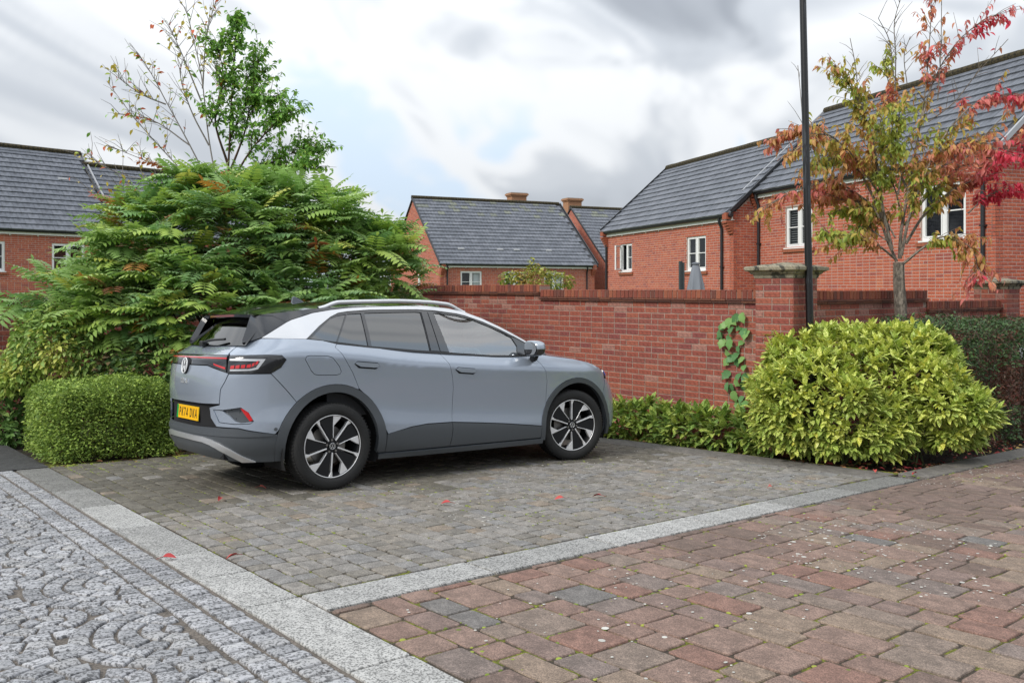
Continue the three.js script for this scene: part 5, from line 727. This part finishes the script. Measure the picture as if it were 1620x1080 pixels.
// --- ornamental tree in autumn colour
{
  const F0 = 11.0, footP = onGround((1426 - 810) / FPX * F0, F0), g = group('autumn_cherry_tree', footP); tag(g, 'small tree with orange, red and green autumn leaves at right', 'tree');
  const P = (x, y, d = 0) => local(g, at(1200 + x / 2.077, y / 2.077, F0 + d)), items = [];
  mesh('trunk', limb([V(0, -.06, 0), P(468, 1015), P(463, 930), P(462, 862)], .082, .066, 12), mBarkGrey, g);
  const geos = [leafGeo(.115, .048, { seg: 4, fold: .22, droop: .5 }), leafGeo(.10, .04, { seg: 4, fold: .3, droop: .75 }), leafGeo(.128, .05, { seg: 4, fold: .16, droop: .35 })];
  const pal = [[.44, .48, .075], [.56, .44, .09], [.66, .37, .13], [.68, .28, .16], [.72, .22, .19], [.74, .06, .11], [.58, .035, .07], [.35, .46, .08]];
  const toneAt = p => { const w = p.clone().add(g.position), u = uOf(w), v = vOf(w), k = fbm(u * .02, v * .02, 6, 3) + R(-.16, .16); const red = sstep(1475, 1590, u) * sstep(185, 240, v) * sstep(345, 310, v) + sstep(1395, 1500, u) * sstep(240, 120, v) * .5 + sstep(1260, 1190, u) * .35 + sstep(1480, 1540, u) * sstep(350, 400, v) * .3; const q = k * .75 + red * .62 - .045; return q > .74 ? (rl() < .6 ? 5 : 6) : q > .58 ? 4 : q > .46 ? 3 : q > .36 ? 2 : q > .27 ? 1 : rl() < .6 ? 0 : 7; };
  const limbs = [ // [points in the plane of the crown, depth drift, radius, leaf density, twigs]
    [[[455, 860], [425, 790], [385, 690], [330, 640], [250, 600], [170, 610], [90, 640], [25, 685]], .5, .021, 8, 34], [[[440, 820], [405, 660], [385, 500], [350, 380], [300, 280], [250, 215]], -.3, .023, 8, 34],
    [[[465, 850], [470, 760], [495, 620], [520, 480], [545, 330], [560, 180], [572, -10]], .1, .025, 4.5, 36], [[[470, 840], [495, 720], [545, 580], [610, 450], [700, 350], [790, 315], [872, 325]], -.6, .021, 8, 34],
    [[[530, 420], [575, 270], [630, 170], [700, 95], [792, 44]], .4, .011, 4, 22], [[[475, 868], [540, 815], [605, 778], [670, 790], [712, 840], [722, 900]], -.4, .018, 9, 20],
    [[[485, 800], [550, 700], [640, 625], [740, 575], [850, 500], [905, 450]], .3, .02, 9, 40], [[[450, 850], [400, 810], [340, 780], [270, 775], [225, 770]], -.5, .016, 9, 22],
    [[[430, 760], [330, 560], [240, 470], [150, 430], [60, 460]], .7, .02, 9, 30], [[[400, 640], [300, 500], [220, 440], [130, 490]], -.6, .016, 9, 22], [[[500, 640], [440, 520], [400, 420], [430, 300], [410, 190]], .6, .018, 7, 28],
    [[[450, 300], [452, 180], [448, 70], [470, -10]], .2, .009, .3, 12], [[[445, 250], [430, 130], [395, 60]], -.2, .007, .3, 8], [[[560, 400], [640, 340], [720, 240], [822, 128]], -.3, .008, .5, 10], [[[330, 330], [320, 220], [302, 125]], .2, .007, .4, 6], [[[150, 480], [140, 320], [130, 215]], .3, .005, .2, 4], [[[500, 560], [600, 500], [700, 470], [800, 500]], -.7, .015, 9, 22], [[[480, 740], [560, 640], [650, 560], [720, 470], [860, 330]], .7, .015, 6, 22], [[[490, 280], [480, 180], [500, 120]], .1, .006, .4, 6], [[[590, 330], [600, 180], [603, 10]], -.1, .008, .8, 10], [[[690, 700], [760, 640], [840, 620]], .2, .01, 7, 12], [[[450, 780], [400, 700], [300, 660], [200, 650]], .35, .012, 8, 20], [[[470, 700], [440, 600], [400, 560], [330, 525]], .5, .012, 8, 18], [[[490, 700], [520, 620], [580, 560], [650, 540]], .45, .012, 8, 18], [[[400, 600], [320, 520], [240, 520], [190, 540]], -.4, .011, 8, 18], [[[460, 640], [470, 540], [450, 440], [470, 350]], -.5, .012, 7, 20], [[[440, 800], [380, 760], [330, 700], [270, 690]], .5, .011, 8, 16]];
  for (const [line, dd, r, den, tw] of limbs) {
    const n = line.length, pts = line.map(([x, y], i) => P(x, y, dd * i / n + R(-.05, .05))), c = new THREE.CatmullRomCurve3(pts), geo = [limb(pts, r, .004, 6)];
    for (let i = 0; i < tw * (den > 2 ? 2.1 : 1); i++) { const t = R(.2, 1), p = c.getPoint(t), dir = c.getTangent(t).multiplyScalar(.8).add(dirOf(R(0, 6.3), R(-.5, .7)).multiplyScalar(.7)).normalize(), l = R(.12, .44); const q = p.clone().addScaledVector(dir, l); q.y -= l * .12; geo.push(limb([p, p.clone().lerp(q, .5).add(V(0, .015, 0)), q], .0048, .002, 4, false));
      const m = Math.floor(den * 1.7 * R(.5, 1.25) + rl() * .5); for (let k = 0; k < m; k++) { const z = p.clone().lerp(q, R(.1, 1.03)); items.push({ m: aim(z, dir.clone().multiplyScalar(.55).add(dirOf(R(0, 6.3), R(-1.4, -.25))), R(-.7, .7), R(.5, .95)), g: Math.floor(rl() * 3), t: toneAt(z) }); } }
    mesh('branch', mergeGeometries(geo), mBarkGrey, g);
  }
  leaves(g, 'leaf', geos, leafMat(.5, .45), pal, items, 300, 'crown');
}
// --- climber on the wall
{
  const wp = (x, y, out = .05) => { const u = 960 + x / 3.376, v = 430 + y / 3.376, F = (8.75 - out) / ((u - 810) / FPX * CP + SP) / 1; return at(u, v, F); };
  const foot = site(8.66, 6.25), g = group('wall_climber', foot); tag(g, 'young climber with broad green leaves on the wall beside the pier', 'climber');
  const stemPts = [V(0, -.02, 0), ...[[715, 760], [690, 640], [690, 520], [672, 430], [668, 330], [680, 240]].map(p => local(g, wp(...p, .02)))]; mesh('stem', limb(stemPts, .006, .003, 5), std([.16, .20, .07], .8), g);
  const sh = new THREE.Shape(); sh.moveTo(0, 0); for (const [x, y] of [[.012, -.030], [.040, -.046], [.062, -.040], [.078, -.052], [.094, -.030], [.128, 0], [.094, .030], [.078, .052], [.062, .040], [.040, .046], [.012, .030]]) sh.lineTo(x, y); const lg = new THREE.ShapeGeometry(sh).rotateX(-PI / 2).translate(0, 0, 0); { const p = lg.attributes.position; for (let i = 0; i < p.count; i++) { const x = p.getX(i), z = p.getZ(i); p.setY(i, Math.abs(z) * .25 - x * x * 2.2); } lg.computeVertexNormals(); }
  const cm = [[.17, .36, .10], [.12, .29, .10], [.23, .42, .12], [.10, .25, .08]].map(c => { const m = leafMat(.5, .3); m.color = lin(...c); return m; });
  for (const [x, y] of [[625, 285], [605, 345], [615, 378], [660, 310], [690, 245], [722, 240], [730, 318], [715, 380], [640, 432], [690, 445], [695, 490], [730, 512], [640, 545], [702, 555], [665, 622], [727, 605], [702, 708], [722, 745], [675, 775], [655, 382], [648, 268], [640, 480], [600, 330], [745, 330], [675, 265], [610, 300], [705, 300], [650, 350], [700, 415], [665, 460], [715, 470], [640, 610], [690, 590], [740, 560], [680, 660], [715, 680], [700, 770], [740, 700]]) { const p = local(g, wp(x, y, R(.05, .10))); const out = V(-CP, 0, SP), d = out.clone().multiplyScalar(.45).add(V(R(-.5, .5), R(-.9, -.1), R(-.3, .3))).normalize(); const m = mesh('leaf', lg, cm[Math.floor(rl() * 4)], g); m.applyMatrix4(aim(p.addScaledVector(d, -.06), d, R(-.4, .4), R(.75, 1.15), out)); const b = stemPts.reduce((a, q) => q.distanceTo(p) < a.distanceTo(p) ? q : a); }
}

// ---------------------------------------------------------------- small things
{ // lamp post, slightly out of plumb, paint chipped
  const F = 9.75, b = at(1286, 700, F), foot = onGround(b.x, F), g = group('lamp_post', foot); tag(g, 'tall black metal lamp post rising behind the laurel bush', 'lamp post');
  const chip = tex(512, (u, v) => { const c = sstep(.71, .74, fbm(u * 6, v * 22, 5, 4)); return g3(mix(.12, .55, c)); }); chip.repeat.set(1, 1);
  const m = phys([.10, .115, .14], .35, { map: chip, clearcoat: .4, clearcoatRoughness: .3 });
  mesh('base_column', new THREE.LatheGeometry([[.062, -.06], [.062, .95], [.055, 1.0], [.044, 1.02]].map(p => new THREE.Vector2(...p)), 24), m, g);
  mesh('shaft', new THREE.CylinderGeometry(.036, .0425, 5.0, 24).translate(0, 3.5, 0), m, g);
  mesh('lantern_collar', new THREE.CylinderGeometry(.05, .045, .12, 24).translate(0, 6.04, 0), m, g);
  g.rotation.z = .0215;
}
{ // garden behind the walls
  const s = new THREE.Shape([[8.95, 5.9], [14.8, 5.9], [40, 20], [40, 95], [-45, 95], [-45, 14.75], [8.95, 14.75]].map(([a, b]) => { const p = site(a, b); return new THREE.Vector2(p.x, -p.z); }));
  const m = mesh('garden_ground', new THREE.ShapeGeometry(s).rotateX(-PI / 2).translate(0, .3, 0), std([.10, .14, .05], .95)); struct(m);
}
{ // closed parasol and fence post beyond the wall
  const F = 21.5, p = at(1101, 457, F), g = group('closed_parasol', V(p.x, .3, p.z)); tag(g, 'closed grey garden parasol standing beyond the wall', 'parasol');
  const pos = [], idx = [], N = 72, M = 10, yTop = at(0, 417, F).y - .3; for (let j = 0; j <= M; j++) for (let i = 0; i <= N; i++) { const t = j / M, a = i / N * PI * 2, f = Math.abs(Math.sin(a * 4.5 + Math.sin(a * 2) * .4)); const r = (.06 + .27 * t ** .9) * (1 - .34 * f * t) + .01, y = yTop - t * (1.0 + .12 * Math.sin(a * 4 + 1) + .05 * Math.cos(a * 9)); pos.push(Math.cos(a) * r, y, Math.sin(a) * r); } for (let j = 0; j < M; j++) for (let i = 0; i < N; i++) { const k = j * (N + 1) + i; idx.push(k, k + 1, k + N + 2, k, k + N + 2, k + N + 1); }
  const cg2 = new THREE.BufferGeometry(); cg2.setAttribute('position', new THREE.Float32BufferAttribute(pos, 3)); cg2.setIndex(idx); cg2.computeVertexNormals();
  mesh('canopy', cg2, std([.20, .215, .25], .9), g); mesh('top_cap', new THREE.SphereGeometry(.085, 16, 8, 0, PI * 2, 0, PI / 2).scale(1.3, .55, 1.3).translate(0, yTop - .01, 0), std([.12, .13, .15], .8), g); mesh('pole', new THREE.CylinderGeometry(.025, .025, yTop, 12).translate(0, yTop / 2, 0), std([.3, .3, .3], .4, { metalness: .8 }), g);
  const q = at(1078, 457, F), f = group('fence_post', V(q.x, .3, q.z), .5); tag(f, 'dark grey flat post standing left of the parasol', 'post'); const h = at(0, 413, F).y - .3; mesh('board', box(.085, h, .06, -.02, h / 2, 0, .008), std([.045, .055, .06], .6), f); mesh('rail', box(.05, h - .03, .05, .055, h / 2 - .015, .01, .006), std([.06, .07, .075], .6), f);
  const w = at(663, 457, 38), vp = group('vent_pipe', V(w.x, .3, w.z)); tag(vp, 'thin white pipe beside the left gable of the middle house', 'pipe'); mesh('tube', new THREE.CylinderGeometry(.05, .05, at(0, 436, 38).y - .3, 10).translate(0, (at(0, 436, 38).y - .3) / 2, 0), mWhite, vp); mesh('cowl', new THREE.CylinderGeometry(.075, .06, .1, 10).translate(0, at(0, 436, 38).y - .3, 0), mWhite, vp);
}
// --- fallen leaves: red ones lying on the paving, litter under the plants
const pavePoint = (u, v, n = .006) => { const F = FPX * CAMY / (v - 532); return at(u, v, F).addScaledVector(EY, n); };
{
  const lg = leafGeo(.075, .036, { seg: 5, fold: .35, droop: .22 }), col = [[.42, .04, .04], [.46, .07, .06], [.32, .03, .03], [.48, .12, .10]].map(c => std(c, .6)), where = ['on the granite band edge at left', 'on the grey blocks right of the granite band', 'left of the rear wheel on the bay', 'just behind the rear wheel', 'in the middle of the bay', 'right of centre on the bay', 'rightmost of the pair in the bay', 'near the bay corner by the laurel', 'on the paving before the right hedge', 'beside the laurel stems on the kerb'];
  [[270, 886], [364, 885], [347, 793], [417, 774], [703, 799], [883, 792], [943, 787], [1221, 773], [1446, 752], [1385, 748]].forEach(([u, v], i) => { const g = group('fallen_leaf', pavePoint(u, v, .012)); tag(g, `fallen red leaf ${where[i]}`, 'leaf', 'red leaves fallen on the paving'); g.quaternion.copy(siteQ); g.rotateY(R(0, 6.3)); mesh('blade', lg.clone().rotateX(R(-.5, .5)).translate(-.045, .012, 0), col[i % 4], g); mesh('stalk', limb([V(-.045, .012, 0), V(-.06, .008, .004), V(-.08, .002, .012)], .0016, .001, 4, false), col[2], g); });
  const g = group('leaf_litter'); g.userData.kind = 'stuff'; g.userData.label = 'brown and red fallen leaves under the plants'; const items = [], pal = [[.20, .10, .05], [.28, .13, .05], [.13, .07, .04], [.36, .05, .05], [.30, .20, .06]];
  const drop = (s0, s1, t0, t1, n, red) => { for (let i = 0; i < n; i++) { const p = site(R(s0, s1), R(t0, t1), -.03 + R(0, .03)); if (red === 0 && false) continue; items.push({ m: aim(p, dirOf(R(0, 6.3), R(-.15, .3)), R(-.6, .6), R(.5, 1)), g: 0, t: rl() < red ? 3 : Math.floor(rl() * 5) % 5 === 3 ? 0 : [0, 1, 2, 4][Math.floor(rl() * 4)] }); } };
  drop(1.95, 4.6, 9.5, 10.2, 260, .02); drop(3.2, 5.2, 9.0, 11, 420, .02); drop(8.05, 8.7, 4.4, 9.0, 260, .1); drop(8.0, 13, 4.1, 5.2, 520, .42);
  leaves(g, 'leaf', [leafGeo(.075, .036, { seg: 3, fold: .3, droop: .25 })], leafMat(.7, .1), pal, items, 0, 'litter');
}
{ // moss cushions in the joints, pale lichen spots
  const g = group('moss_cushions'); g.userData.kind = 'stuff'; g.userData.label = 'green moss cushions growing in paving joints';
  const blob = new THREE.IcosahedronGeometry(1, 1).scale(1, .42, 1), items = [], pal = [[.17, .22, .03], [.22, .27, .04], [.12, .16, .03], [.26, .28, .05]];
  for (let i = 0; i < 16000; i++) { const far = rl(); let s, t; if (far < .42) { s = R(2, 7.6); t = R(4.15, 7.6); } else if (far < .75) { s = R(2, 9); t = R(-1.2, 3.7); } else if (far < .9) { s = R(1.98, 4.8); t = R(8.9, 9.75); } else { s = R(8, 12); t = R(2.6, 4.1); } const c = fbm(s * 1.4, t * 1.4, 21, 4); if (c < .45) continue; items.push({ m: new THREE.Matrix4().compose(site(s, t, -.0085 + R(0, .002)), siteQ, V(1, 1, 1).multiplyScalar(R(.005, .016))), t: Math.floor(rl() * 4) }); }
  leaves(g, 'cushion', [blob], std([1, 1, 1], 1), pal, items, 0, 'moss');
  const h = group('lichen_spots'); h.userData.kind = 'stuff'; h.userData.label = 'pale lichen spots on the paving'; const disc = new THREE.CylinderGeometry(1, 1.05, .12, 9), it2 = [];
  for (let i = 0; i < 1500; i++) { const a = rl(); let s, t; if (a < .6) { s = R(4.4, 9.5); t = R(1.6, 3.72); } else if (a < .85) { s = R(3.6, 7.5); t = R(4.3, 7.2); } else { s = R(2.2, 6); t = R(.3, 3.6); } if (fbm(s * 1.1, t * 1.1, 31, 3) < .46) continue; const k = R(.003, .008) * (rl() < .12 ? 1.9 : 1); it2.push({ m: new THREE.Matrix4().compose(site(s, t, .0032), siteQ, V(k * R(.8, 1.3), .012, k * R(.8, 1.3))), t: Math.floor(rl() * 2) }); }
  leaves(h, 'spot', [disc], std([1, 1, 1], .9), [[.52, .51, .47], [.44, .43, .40]], it2, 0, 'lichen');
}
renderer.render(scene, camera);
